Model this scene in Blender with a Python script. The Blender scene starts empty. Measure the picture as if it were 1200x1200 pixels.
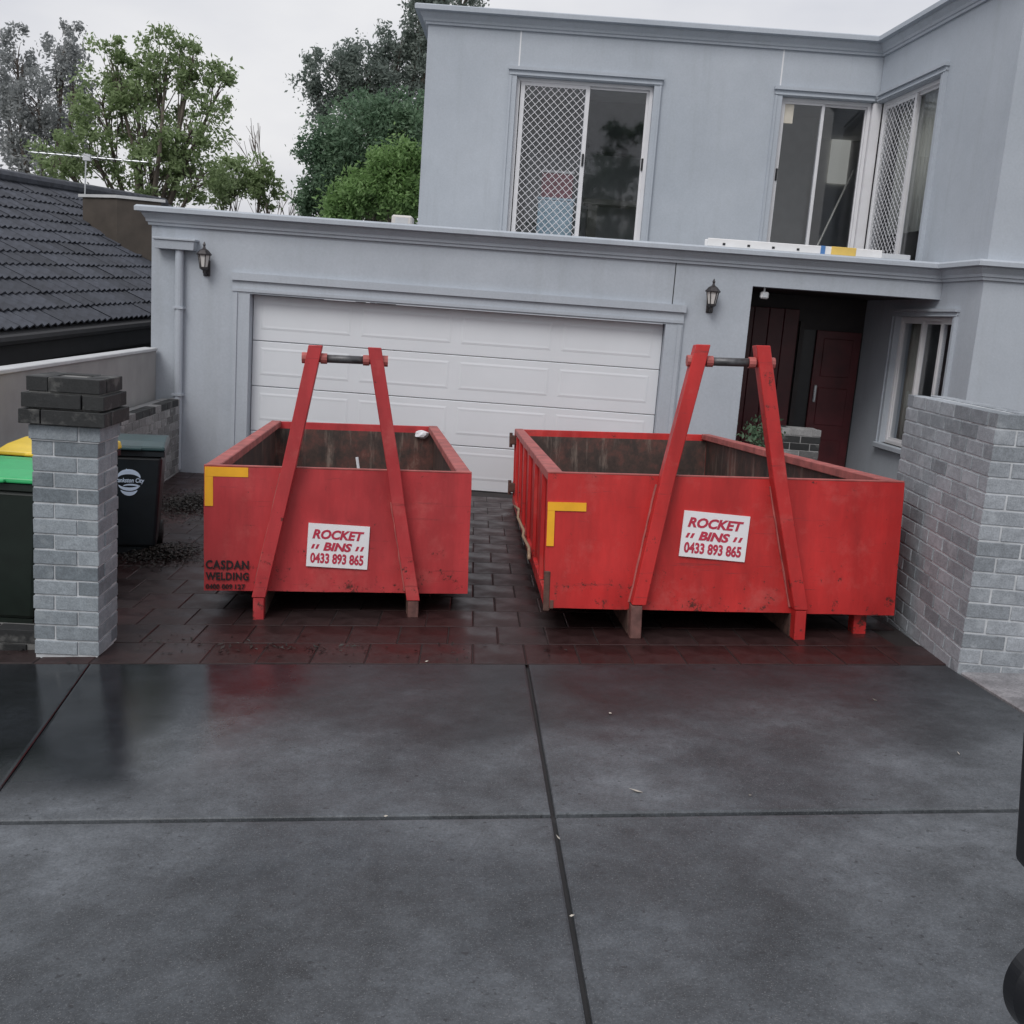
import bpy, bmesh, math, random
from mathutils import Vector, Matrix
import numpy as np
random.seed(7); rng = np.random.default_rng(11)
scene = bpy.context.scene; col = scene.collection
R_ = math.radians

# ------------------------------------------------------------------ camera
F_PX, YAW, PITCH, ROLL, ZC = 1214.9956, -0.0049, 0.1858, 0.0729, 2.086
cy, sy, cp, sp = math.cos(YAW), math.sin(YAW), math.cos(PITCH), math.sin(PITCH)
FW = Vector((sy*cp, cy*cp, -sp)); RT0 = Vector((cy, -sy, 0)); UP0 = RT0.cross(FW)
RT = math.cos(ROLL)*RT0 + math.sin(ROLL)*UP0
UP = -math.sin(ROLL)*RT0 + math.cos(ROLL)*UP0
CAM = Vector((0, 0, ZC))
cd = bpy.data.cameras.new('camera'); cam = bpy.data.objects.new('camera', cd); col.objects.link(cam)
m = Matrix.Identity(4)
for i in range(3):
    m[i][0] = RT[i]; m[i][1] = UP[i]; m[i][2] = -FW[i]; m[i][3] = CAM[i]
cam.matrix_world = m
cd.sensor_width = 36; cd.lens = 36*F_PX/1200; cd.clip_start = .05; cd.clip_end = 2000
scene.camera = cam

# ------------------------------------------------------------------ sky, sun, exposure
SUN_EL, SUN_AZ = R_(48), R_(205)     # soft sun behind the clouds, over the street behind the viewer
w = bpy.data.worlds.new('World'); scene.world = w; w.use_nodes = True
nt = w.node_tree; nt.nodes.clear()
def wn(t): return nt.nodes.new(t)
wo = wn('ShaderNodeOutputWorld'); bg = wn('ShaderNodeBackground'); sky = wn('ShaderNodeTexSky')
sky.sky_type = 'NISHITA'; sky.sun_disc = False; sky.sun_elevation = SUN_EL; sky.sun_rotation = SUN_AZ
sky.air_density = 1.6; sky.dust_density = 4.0; sky.ozone_density = 1.2
hs = wn('ShaderNodeHueSaturation'); hs.inputs['Saturation'].default_value = .35
tc = wn('ShaderNodeTexCoord'); mp = wn('ShaderNodeMapping'); mp.inputs['Scale'].default_value = (1.6, 1.6, 4)
nz = wn('ShaderNodeTexNoise'); nz.inputs['Scale'].default_value = 1.3; nz.inputs['Detail'].default_value = 6; nz.inputs['Roughness'].default_value = .5
rp = wn('ShaderNodeValToRGB'); rp.color_ramp.elements[0].position = .3; rp.color_ramp.elements[1].position = .75
rp.color_ramp.elements[0].color = (5.9, 6.1, 7.0, 1); rp.color_ramp.elements[1].color = (10.2, 10.1, 10.1, 1)
mx = wn('ShaderNodeMixRGB'); mx.inputs[0].default_value = .8
L = nt.links.new
L(sky.outputs[0], hs.inputs['Color']); L(tc.outputs['Generated'], mp.inputs[0]); L(mp.outputs[0], nz.inputs['Vector'])
L(nz.outputs['Fac'], rp.inputs[0]); L(hs.outputs[0], mx.inputs[1]); L(rp.outputs[0], mx.inputs[2])
L(mx.outputs[0], bg.inputs[0]); bg.inputs[1].default_value = .1; L(bg.outputs[0], wo.inputs[0])
sd = bpy.data.lights.new('sun', 'SUN'); sd.energy = 1.35; sd.angle = R_(28); sd.color = (1, .975, .95)
so = bpy.data.objects.new('sun', sd); col.objects.link(so)
sdir = Vector((math.sin(SUN_AZ)*math.cos(SUN_EL), math.cos(SUN_AZ)*math.cos(SUN_EL), math.sin(SUN_EL)))
so.rotation_euler = sdir.to_track_quat('Z', 'Y').to_euler(); so.location = (0, -10, 20)
vs = scene.view_settings; vs.view_transform = 'Standard'; vs.look = 'None'; vs.exposure = .05; vs.gamma = 1

# ------------------------------------------------------------------ pixel helpers (photo px, 1200 wide -> world)
def ray(x, y): return FW + RT*((x-600)/F_PX) - UP*((y-600)/F_PX)
def onplane(px, p, n):
    d = ray(*px); p = Vector(p); n = Vector(n); return CAM + d*((p-CAM).dot(n)/d.dot(n))
def onY(x, y, Y): return onplane((x, y), (0, Y, 0), (0, 1, 0))
def onZ(x, y, Z): return onplane((x, y), (0, 0, Z), (0, 0, 1))
YG, YU = 12.1669, 14.595
def cross_slope(y): return float(np.interp(y, [3.6, 6.4, 12.2], [.0699, .0556, 0.]))
def G(x, y):
    z0, b = -1.6838+ZC, -.0381; z7 = z0+b*7.5
    y_ = max(y, -4)
    zc = z0+b*y_ if y_ < 7.5 else z7*(1-(min(y_, YG)-7.5)/(YG-7.5))
    return zc + cross_slope(y_)*max(-4.5, min(5, x))
def onG(x, y):
    d = ray(x, y); a, b = .3, 60
    for _ in range(50):
        t = (a+b)/2; P = CAM+d*t
        if P.z > G(P.x, P.y): a = t
        else: b = t
    return CAM+d*a

# ------------------------------------------------------------------ materials
def nodes(name):
    mt = bpy.data.materials.new(name); mt.use_nodes = True
    n = mt.node_tree; return mt, n, n.nodes['Principled BSDF']
def tex(n, kind, scale, detail=4, rough=.55, coord='Object', stretch=None):
    t = n.nodes.new('ShaderNodeTexCoord'); v = t.outputs[coord]
    if stretch:
        mpp = n.nodes.new('ShaderNodeMapping'); mpp.inputs['Scale'].default_value = stretch
        n.links.new(v, mpp.inputs[0]); v = mpp.outputs[0]
    x = n.nodes.new('ShaderNodeTexNoise'); x.inputs['Scale'].default_value = scale
    x.inputs['Detail'].default_value = detail; x.inputs['Roughness'].default_value = rough
    n.links.new(v, x.inputs['Vector']); return x.outputs['Fac']
def ramp(n, fac, stops):
    r = n.nodes.new('ShaderNodeValToRGB'); e = r.color_ramp.elements
    while len(e) < len(stops): e.new(.5)
    for k, (p, c) in enumerate(stops):
        e[k].position = p; e[k].color = (*c, 1) if len(c) == 3 else c
    n.links.new(fac, r.inputs[0]); return r.outputs[0]
def mixc(n, fac, a, b, mode='MIX'):
    x = n.nodes.new('ShaderNodeMixRGB'); x.blend_type = mode
    for i, v in enumerate((fac, a, b)):
        if hasattr(v, 'is_linked'): n.links.new(v, x.inputs[i])
        elif isinstance(v, (int, float)): x.inputs[i].default_value = v
        else: x.inputs[i].default_value = (*v, 1)
    return x.outputs[0]
def bump(n, bs, fac, s=.3, d=.01):
    b = n.nodes.new('ShaderNodeBump'); b.inputs['Strength'].default_value = s; b.inputs['Distance'].default_value = d
    n.links.new(fac, b.inputs['Height']); n.links.new(b.outputs[0], bs.inputs['Normal'])
g3 = lambda v: (v, v, v)
MATS = {}
def simple(name, c, rough=.5, metal=0, var=.18, scale=6, bmp=0, objrand=0, spec=.5):
    mt, n, b = nodes(name)
    f = tex(n, 'n', scale, 5)
    cc = ramp(n, f, [(.3, tuple(x*(1-var) for x in c)), (.7, tuple(min(1, x*(1+var)) for x in c))])
    if objrand:
        oi = n.nodes.new('ShaderNodeObjectInfo')
        rr = ramp(n, oi.outputs['Random'], [(0, g3(1-objrand)), (1, g3(1+objrand))])
        cc = mixc(n, 1., cc, rr, 'MULTIPLY')
    n.links.new(cc, b.inputs['Base Color']); b.inputs['Roughness'].default_value = rough; b.inputs['Metallic'].default_value = metal
    b.inputs['Specular IOR Level'].default_value = spec
    if bmp: bump(n, b, tex(n, 'n', scale*6, 4), bmp, .004)
    MATS[name] = mt; return mt

def mk_render():   # painted cement render: patchy damp, trowel marks, drip stains
    mt, n, b = nodes('painted_render')
    big = tex(n, 'n', .5, 6, .65); patch = tex(n, 'n', 1.7, 8, .7); streak = tex(n, 'n', 2.6, 6, .65, stretch=(2.2, 2.2, .16)); fine = tex(n, 'n', 45, 4); trow = tex(n, 'n', 6, 5, .6)
    c = ramp(n, big, [(.28, (.385, .425, .475)), (.72, (.455, .493, .543))])
    c = mixc(n, .5, c, ramp(n, patch, [(.3, g3(.9)), (.7, g3(1.09))]), 'MULTIPLY')
    c = mixc(n, ramp(n, streak, [(.52, g3(0)), (.74, g3(.3))]), c, (.3, .325, .345))
    c = mixc(n, .4, c, ramp(n, fine, [(.3, g3(.88)), (.7, g3(1.1))]), 'MULTIPLY')
    n.links.new(c, b.inputs['Base Color']); b.inputs['Roughness'].default_value = .72
    bump(n, b, mixc(n, .35, trow, fine), .35, .004); MATS['render'] = mt
mk_render()
def mk_concrete(name, dark, light, wet, damp_refl):
    mt, n, b = nodes(name)
    big = tex(n, 'n', .7, 6, .6); mid = tex(n, 'n', 4.5, 8, .65); m2 = tex(n, 'n', 17, 8, .7); fine = tex(n, 'n', 90, 5, .7)
    c = ramp(n, big, [(.32, dark), (.68, light)])
    c = mixc(n, .8, c, ramp(n, tex(n, 'n', 1.9, 7, .65), [(.34, g3(.5)), (.66, g3(1.45))]), 'MULTIPLY')
    c = mixc(n, .7, c, ramp(n, mid, [(.3, g3(.62)), (.7, g3(1.35))]), 'MULTIPLY')
    c = mixc(n, .6, c, ramp(n, m2, [(.3, g3(.65)), (.7, g3(1.35))]), 'MULTIPLY')
    c = mixc(n, .7, c, ramp(n, fine, [(.32, g3(.6)), (.68, g3(1.4))]), 'MULTIPLY')
    agg = tex(n, 'n', 210, 2, .5); c = mixc(n, ramp(n, agg, [(.6, g3(0)), (.68, g3(.5))]), c, (.2, .205, .21))
    pit = tex(n, 'n', 38, 3, .5); c = mixc(n, ramp(n, pit, [(.66, g3(0)), (.72, g3(.7))]), c, (.02, .021, .024))
    ro = None
    if damp_refl:          # damp along the paving edge; pillar and bin reflections painted darker at the left
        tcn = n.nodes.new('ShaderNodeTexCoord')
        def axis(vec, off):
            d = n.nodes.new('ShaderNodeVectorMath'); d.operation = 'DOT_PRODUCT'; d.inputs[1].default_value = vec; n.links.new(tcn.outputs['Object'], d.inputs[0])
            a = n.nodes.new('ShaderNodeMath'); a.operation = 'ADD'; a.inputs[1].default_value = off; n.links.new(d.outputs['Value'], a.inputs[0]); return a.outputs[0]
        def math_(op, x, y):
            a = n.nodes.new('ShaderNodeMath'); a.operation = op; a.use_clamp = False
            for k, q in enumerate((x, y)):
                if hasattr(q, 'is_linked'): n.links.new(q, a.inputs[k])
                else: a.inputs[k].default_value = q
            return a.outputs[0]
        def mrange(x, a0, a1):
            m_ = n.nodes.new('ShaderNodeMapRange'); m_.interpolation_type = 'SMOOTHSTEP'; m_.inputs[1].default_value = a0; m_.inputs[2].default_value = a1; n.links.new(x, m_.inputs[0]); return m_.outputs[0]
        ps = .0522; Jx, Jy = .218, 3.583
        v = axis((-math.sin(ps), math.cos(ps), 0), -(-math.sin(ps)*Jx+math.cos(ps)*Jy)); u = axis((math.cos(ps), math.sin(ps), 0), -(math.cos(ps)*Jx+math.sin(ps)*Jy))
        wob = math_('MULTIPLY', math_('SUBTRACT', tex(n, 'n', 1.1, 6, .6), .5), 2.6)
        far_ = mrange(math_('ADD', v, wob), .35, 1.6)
        left_refl = math_('MULTIPLY', mrange(math_('ADD', math_('MULTIPLY', u, -1.), math_('MULTIPLY', wob, .3)), 1.45, 1.8), mrange(v, .05, .4))
        dm = math_('MAXIMUM', math_('MULTIPLY', far_, .85), left_refl)
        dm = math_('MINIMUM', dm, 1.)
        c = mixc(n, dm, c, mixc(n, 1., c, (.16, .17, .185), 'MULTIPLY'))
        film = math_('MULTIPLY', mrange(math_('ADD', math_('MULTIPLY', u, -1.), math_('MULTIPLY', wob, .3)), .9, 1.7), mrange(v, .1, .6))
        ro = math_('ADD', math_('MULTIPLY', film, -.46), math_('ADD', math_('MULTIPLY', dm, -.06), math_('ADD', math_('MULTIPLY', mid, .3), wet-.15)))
    n.links.new(c, b.inputs['Base Color'])
    if ro is not None: n.links.new(ro, b.inputs['Roughness'])
    else: b.inputs['Roughness'].default_value = wet
    bump(n, b, fine, .16, .003); MATS[name] = mt
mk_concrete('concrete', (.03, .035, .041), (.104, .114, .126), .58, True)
mk_concrete('footpath', (.2, .2, .215), (.3, .29, .3), .6, False)
def mk_paver():
    mt, n, b = nodes('paver')
    oi = n.nodes.new('ShaderNodeObjectInfo')
    c = ramp(n, oi.outputs['Random'], [(0, (.022, .012, .012)), (.5, (.034, .015, .015)), (1, (.027, .019, .019))])
    c = mixc(n, .8, c, ramp(n, tex(n, 'n', 9, 7, .7), [(.3, g3(.5)), (.7, g3(1.5))]), 'MULTIPLY')
    n.links.new(c, b.inputs['Base Color'])
    n.links.new(ramp(n, tex(n, 'n', 4, 5), [(.3, g3(.22)), (.7, g3(.62))]), b.inputs['Roughness'])
    bump(n, b, tex(n, 'n', 22, 6), .2, .005); b.inputs['Specular IOR Level'].default_value = .38; MATS['paver'] = mt
mk_paver()
def mk_brick(name, a, c_, stain, amount):
    mt, n, b = nodes(name)
    oi = n.nodes.new('ShaderNodeObjectInfo'); t = n.nodes.new('ShaderNodeTexCoord'); ma = n.nodes.new('ShaderNodeVectorMath'); ma.operation = 'MULTIPLY_ADD'
    ma.inputs[0].default_value = (37, 53, 71); n.links.new(oi.outputs['Random'], ma.inputs[1]); n.links.new(t.outputs['Object'], ma.inputs[2])
    def nz_(sc, d_, r_):
        x = n.nodes.new('ShaderNodeTexNoise'); x.inputs['Scale'].default_value = sc; x.inputs['Detail'].default_value = d_; x.inputs['Roughness'].default_value = r_
        n.links.new(ma.outputs[0], x.inputs['Vector']); return x.outputs['Fac']
    c = ramp(n, oi.outputs['Random'], [(0, a), (.35, tuple((x+y)/2 for x, y in zip(a, c_))), (1, c_)])
    c = mixc(n, .6, c, ramp(n, nz_(20, 8, .7), [(.32, g3(.68)), (.68, g3(1.28))]), 'MULTIPLY')
    c = mixc(n, .5, c, ramp(n, nz_(120, 3, .6), [(.32, g3(.6)), (.68, g3(1.35))]), 'MULTIPLY')
    c = mixc(n, ramp(n, nz_(7, 7, .65), [(.54, g3(0)), (.68, g3(amount))]), c, stain)
    n.links.new(c, b.inputs['Base Color']); b.inputs['Roughness'].default_value = .75
    bump(n, b, nz_(60, 6, .65), .45, .004); MATS[name] = mt
mk_brick('brick_grey', (.14, .165, .185), (.29, .325, .355), (.4, .43, .45), .3)
mk_brick('brick_pale', (.18, .2, .22), (.33, .355, .385), (.46, .49, .52), .5)
mk_brick('brick_dark', (.012, .013, .014), (.03, .032, .033), (.13, .13, .125), .75)
mk_brick('brick_old', (.1, .1, .1), (.3, .3, .3), (.42, .42, .42), .8)
simple('mortar', (.5, .52, .54), .9, var=.2, scale=12, bmp=.4)
simple('mortar_dark', (.16, .16, .155), .9, var=.3, scale=12, bmp=.4)
simple('mortar_old', (.3, .3, .3), .9, var=.3, scale=9, bmp=.4)
def mk_redpaint(name, a, b_):
    mt, n, b = nodes(name)
    c = ramp(n, tex(n, 'n', 1.3, 6, .6), [(.3, a), (.7, b_)])
    c = mixc(n, .6, c, ramp(n, tex(n, 'n', 5, 7, .65, stretch=(1, 1, .22)), [(.34, g3(.55)), (.66, g3(1.2))]), 'MULTIPLY')     # runs
    sc = tex(n, 'n', 2.4, 9, .75)
    c = mixc(n, ramp(n, sc, [(.53, g3(0)), (.68, g3(.4))]), c, (.54, .13, .115))           # chalky patches
    scr = tex(n, 'n', 3.2, 8, .8, stretch=(.5, 4, 9))
    c = mixc(n, ramp(n, scr, [(.6, g3(0)), (.63, g3(.6))]), c, (.2, .03, .03))            # scratches
    tcn = n.nodes.new('ShaderNodeTexCoord'); sx = n.nodes.new('ShaderNodeSeparateXYZ'); n.links.new(tcn.outputs['Object'], sx.inputs[0])
    lowz = n.nodes.new('ShaderNodeMapRange'); lowz.inputs[1].default_value = .1; lowz.inputs[2].default_value = .5; lowz.inputs[3].default_value = .07; lowz.inputs[4].default_value = 0; n.links.new(sx.outputs['Z'], lowz.inputs[0])
    ad = n.nodes.new('ShaderNodeMath'); n.links.new(tex(n, 'n', 9, 9, .8), ad.inputs[0]); n.links.new(lowz.outputs[0], ad.inputs[1])
    c = mixc(n, ramp(n, ad.outputs[0], [(.61, g3(0)), (.65, g3(.9))]), c, (.05, .02, .015))     # rust, more of it along the bottom
    n.links.new(c, b.inputs['Base Color'])
    n.links.new(ramp(n, tex(n, 'n', 6, 5), [(.3, g3(.34)), (.7, g3(.62))]), b.inputs['Roughness'])
    bump(n, b, tex(n, 'n', 14, 5), .12, .006); MATS[name] = mt
mk_redpaint('red_faded', (.42, .03, .036), (.52, .048, .052))
mk_redpaint('red_fresh', (.46, .02, .02), (.58, .03, .028))
simple('red_worn', (.38, .1, .09), .6, var=.35, scale=7, bmp=.2)
def mk_grime():
    mt, n, b = nodes('bin_grime')
    c = ramp(n, tex(n, 'n', 3, 9, .75), [(.32, (.02, .014, .012)), (.5, (.06, .038, .032)), (.62, (.13, .05, .04)), (.75, (.22, .15, .12))])
    s_ = tex(n, 'n', 6, 8, .7, stretch=(1.6, 1.6, .2))
    c = mixc(n, ramp(n, s_, [(.54, g3(0)), (.7, g3(.75))]), c, (.3, .24, .2))
    c = mixc(n, ramp(n, tex(n, 'n', 4.5, 8, .7, stretch=(1, 1, .5)), [(.5, g3(0)), (.62, g3(.8))]), c, (.03, .024, .022))
    n.links.new(c, b.inputs['Base Color']); b.inputs['Roughness'].default_value = .6; MATS['grime'] = mt
mk_grime()
simple('foot_brown', (.13, .06, .052), .7, var=.5, scale=12, bmp=.3)
simple('rust', (.09, .045, .035), .8, var=.5, scale=14, bmp=.4)
simple('worn_steel', (.11, .11, .115), .45, .6, var=.4, scale=18, bmp=.2)
simple('tape', (.85, .42, .02), .4, var=.1)
simple('sign_white', (.8, .8, .82), .35, var=.04)
simple('sign_red', (.48, .035, .07), .4, var=.08)
simple('black_paint', (.012, .011, .012), .5)
simple('white_door', (.7, .73, .765), .45, var=.035, scale=1.5, bmp=.05)
simple('white_frame', (.7, .7, .72), .4, var=.04)
simple('grille_white', (.75, .75, .78), .4, var=.03)
simple('cream', (.62, .58, .5), .8, var=.08)
simple('cream_panel', (.62, .6, .58), .8, var=.05)
simple('interior', (.72, .71, .69), .9, var=.06)
simple('interior_dark', (.22, .22, .22), .9, var=.1)
simple('blind', (.6, .58, .5), .85, var=.06)
simple('maroon_wood', (.085, .012, .016), .4, var=.3, scale=4)
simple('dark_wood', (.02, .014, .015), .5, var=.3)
simple('lantern_bronze', (.055, .05, .052), .45, .4, var=.3, scale=20)
simple('render_wall_left', (.32, .315, .31), .85, var=.14, scale=1.8, bmp=.2)
simple('cap_pale', (.52, .53, .54), .7, var=.1, scale=3, bmp=.1)
simple('roof_tile', (.045, .05, .064), .6, var=.45, scale=7, bmp=.3, objrand=.25)
simple('roof_metal', (.25, .27, .29), .5, var=.1)
simple('chimney_brown', (.07, .058, .048), .8, var=.25, scale=3, bmp=.3)
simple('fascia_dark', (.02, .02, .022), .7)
simple('aluminium', (.62, .64, .66), .35, .5, var=.08)
simple('ladder_white', (.78, .78, .78), .4, var=.05)
simple('ladder_yellow', (.72, .5, .12), .5, var=.1)
simple('ladder_blue', (.08, .22, .5), .5)
simple('bin_green', (.012, .02, .016), .42, var=.2, scale=8)
simple('bin_black', (.009, .014, .018), .42, var=.2, scale=8)
simple('lid_green', (.03, .42, .14), .4, var=.12, scale=4)
simple('lid_yellow', (.82, .58, .05), .4, var=.1, scale=4)
simple('lid_teal', (.02, .05, .055), .35, var=.2)
simple('logo_blue', (.5, .62, .78), .5, var=.08)
simple('rubber', (.015, .015, .016), .6)
simple('black_plastic', (.012, .013, .016), .35, var=.2)
simple('joint_sand', (.016, .012, .012), .8, var=.3)
simple('rope', (.33, .24, .16), .9, var=.3, scale=40)
simple('paper', (.75, .76, .8), .7, var=.06)
simple('leaf_litter', (.013, .01, .008), .5, var=.6, scale=15)
simple('pale_leaf', (.5, .46, .4), .7, var=.2)
simple('soil', (.05, .05, .045), .9, var=.4, scale=2, bmp=.4)
simple('bark', (.12, .1, .085), .9, var=.4, scale=7, bmp=.5)
simple('sealant', (.74, .75, .77), .6, var=.03)
simple('box_maroon', (.2, .02, .04), .6)
simple('box_blue', (.42, .55, .62), .6)
def mk_leaf(name, a, b_, tr=.35):  # leaf colours paled, standing in for the haze over the trees
    mt, n, b = nodes(name)
    c = ramp(n, tex(n, 'n', .9, 4, .6), [(.3, a), (.7, b_)])
    c = mixc(n, .6, c, ramp(n, tex(n, 'n', 25, 2), [(.3, g3(.6)), (.7, g3(1.4))]), 'MULTIPLY')
    n.links.new(c, b.inputs['Base Color']); b.inputs['Roughness'].default_value = .55
    t = n.nodes.new('ShaderNodeBsdfTranslucent'); n.links.new(c, t.inputs[0])
    ms = n.nodes.new('ShaderNodeMixShader'); ms.inputs[0].default_value = tr
    o = n.nodes['Material Output']; n.links.new(b.outputs[0], ms.inputs[1]); n.links.new(t.outputs[0], ms.inputs[2]); n.links.new(ms.outputs[0], o.inputs[0])
    MATS[name] = mt
mk_leaf('leaf_fresh', (.19, .26, .12), (.32, .42, .21), .55)
mk_leaf('leaf_greygreen', (.17, .21, .19), (.28, .33, .29), .5)
mk_leaf('leaf_grey', (.27, .29, .29), (.42, .44, .44), .5)
mk_leaf('leaf_deep', (.09, .16, .1), (.18, .28, .17), .45)
mk_leaf('leaf_bright', (.16, .28, .09), (.28, .43, .17), .5)
def mk_glass():
    mt, n, b = nodes('glass'); n.nodes.remove(b)
    tr = n.nodes.new('ShaderNodeBsdfTransparent'); tr.inputs[0].default_value = (.9, .92, .94, 1)
    gl = n.nodes.new('ShaderNodeBsdfGlossy'); gl.inputs['Roughness'].default_value = .03
    fr = n.nodes.new('ShaderNodeFresnel'); ge = n.nodes.new('ShaderNodeNewGeometry'); k1_ = n.nodes.new('ShaderNodeMath'); k1_.operation = 'MULTIPLY_ADD'; k1_.inputs[1].default_value = -2; k1_.inputs[2].default_value = 1
    pw = n.nodes.new('ShaderNodeMath'); pw.operation = 'POWER'; pw.inputs[0].default_value = 1.6
    n.links.new(ge.outputs['Backfacing'], k1_.inputs[0]); n.links.new(k1_.outputs[0], pw.inputs[1]); n.links.new(pw.outputs[0], fr.inputs[0])   # same index on both faces of the pane
    ms = n.nodes.new('ShaderNodeMixShader'); o = n.nodes['Material Output']
    n.links.new(fr.outputs[0], ms.inputs[0]); n.links.new(tr.outputs[0], ms.inputs[1]); n.links.new(gl.outputs[0], ms.inputs[2]); n.links.new(ms.outputs[0], o.inputs[0])
    MATS['glass'] = mt
mk_glass()
mt, n, b = nodes('lit_window'); b.inputs['Base Color'].default_value = (.7, .7, .68, 1)
b.inputs['Emission Color'].default_value = (.9, .88, .8, 1); b.inputs['Emission Strength'].default_value = .28; MATS['lit_window'] = mt

# ------------------------------------------------------------------ mesh builder
class MB:
    def __init__(s): s.v = []; s.f = []
    def add(s, vs, fs):
        o = len(s.v); s.v += [tuple(x) for x in vs]; s.f += [tuple(i+o for i in f) for f in fs]; return s
    def box(s, x0, x1, y0, y1, z0, z1):
        return s.add([(x0,y0,z0),(x1,y0,z0),(x1,y1,z0),(x0,y1,z0),(x0,y0,z1),(x1,y0,z1),(x1,y1,z1),(x0,y1,z1)],
                     [(3,2,1,0),(4,5,6,7),(0,1,5,4),(1,2,6,5),(2,3,7,6),(3,0,4,7)])
    def hexa(s, P):       # 8 points: bottom 4 ccw, top 4 ccw
        return s.add(P, [(3,2,1,0),(4,5,6,7),(0,1,5,4),(1,2,6,5),(2,3,7,6),(3,0,4,7)])
    def obox(s, o, a, b, c):
        o, a, b, c = map(Vector, (o, a, b, c))
        return s.hexa([o, o+a, o+a+b, o+b, o+c, o+a+c, o+a+b+c, o+b+c])
    def tube(s, pts, r, n=8, cap=True):
        pts = [Vector(p) for p in pts]; rr = r if isinstance(r, (list, tuple)) else [r]*len(pts)
        vs = []; prev = None
        for i, p in enumerate(pts):
            d = (pts[min(i+1, len(pts)-1)]-pts[max(i-1, 0)]).normalized()
            if prev is None: a = d.orthogonal().normalized()
            else: a = (prev-d*prev.dot(d)).normalized()
            prev = a; b = d.cross(a)
            vs += [p+(a*math.cos(2*math.pi*k/n)+b*math.sin(2*math.pi*k/n))*rr[i] for k in range(n)]
        fs = [(i*n+k, i*n+(k+1) % n, (i+1)*n+(k+1) % n, (i+1)*n+k) for i in range(len(pts)-1) for k in range(n)]
        if cap: fs += [tuple(range(n-1, -1, -1)), tuple((len(pts)-1)*n+k for k in range(n))]
        return s.add(vs, fs)
    def lathe(s, c, prof, n=12, ph=0):
        vs = [(c[0]+r*math.cos(ph+2*math.pi*k/n), c[1]+r*math.sin(ph+2*math.pi*k/n), c[2]+z) for r, z in prof for k in range(n)]
        fs = [(i*n+k, i*n+(k+1) % n, (i+1)*n+(k+1) % n, (i+1)*n+k) for i in range(len(prof)-1) for k in range(n)]
        fs += [tuple(range(n-1, -1, -1)), tuple((len(prof)-1)*n+k for k in range(n))]
        return s.add(vs, fs)
    def mesh(s, name, mat):
        me = bpy.data.meshes.new(name); me.from_pydata(s.v, [], s.f); me.materials.append(MATS[mat]); me.update(); return me
    def build(s, name, mat, parent=None, bevel=0, smooth=False, seg=1):
        return link(s.mesh(name, mat), name, parent, bevel, smooth, seg)
def link(me, name, parent=None, bevel=0, smooth=False, seg=1):
    o = bpy.data.objects.new(name, me); col.objects.link(o); o.parent = parent
    if bevel:
        md = o.modifiers.new('bevel', 'BEVEL'); md.width = bevel; md.segments = seg; md.limit_method = 'ANGLE'
    if smooth:
        for p in me.polygons: p.use_smooth = True
    return o
def tag(o, label, cat, group=None, kind=None):
    o['label'] = label; o['category'] = cat
    if group: o['group'] = group
    if kind: o['kind'] = kind
    return o
def thing(name, label, cat, loc=(0, 0, 0), rz=0, group=None, mat=None):
    o = bpy.data.objects.new(name, None); col.objects.link(o); o.empty_display_size = .1
    if mat is not None: o.matrix_world = mat
    else: o.location = loc; o.rotation_euler = (0, 0, rz)
    return tag(o, label, cat, group)
def struct(o): o['kind'] = 'structure'; return o
def sweep(prof, path, name, mat, parent, closed_ends=True):
    """prof: list of (out, z) closed section; path: list of (x,y); outward = right-hand normal of travel"""
    P = [Vector((p[0], p[1])) for p in path]; rings = []
    nrm = []
    for i in range(len(P)-1):
        d = (P[i+1]-P[i]).normalized(); nrm.append(Vector((d.y, -d.x)))
    for i in range(len(P)):
        if i == 0: m_ = nrm[0]
        elif i == len(P)-1: m_ = nrm[-1]
        else:
            m_ = (nrm[i-1]+nrm[i]).normalized(); m_ = m_/max(.2, m_.dot(nrm[i]))
        rings.append([(P[i].x+m_.x*o, P[i].y+m_.y*o, z) for o, z in prof])
    k = len(prof); mb = MB()
    fs = [(i*k+j, i*k+(j+1) % k, (i+1)*k+(j+1) % k, (i+1)*k+j) for i in range(len(P)-1) for j in range(k)]
    fs += [tuple(range(k-1, -1, -1)), tuple((len(P)-1)*k+j for j in range(k))]
    mb.add([v for r in rings for v in r], fs)
    return mb.build(name, mat, parent)
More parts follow.
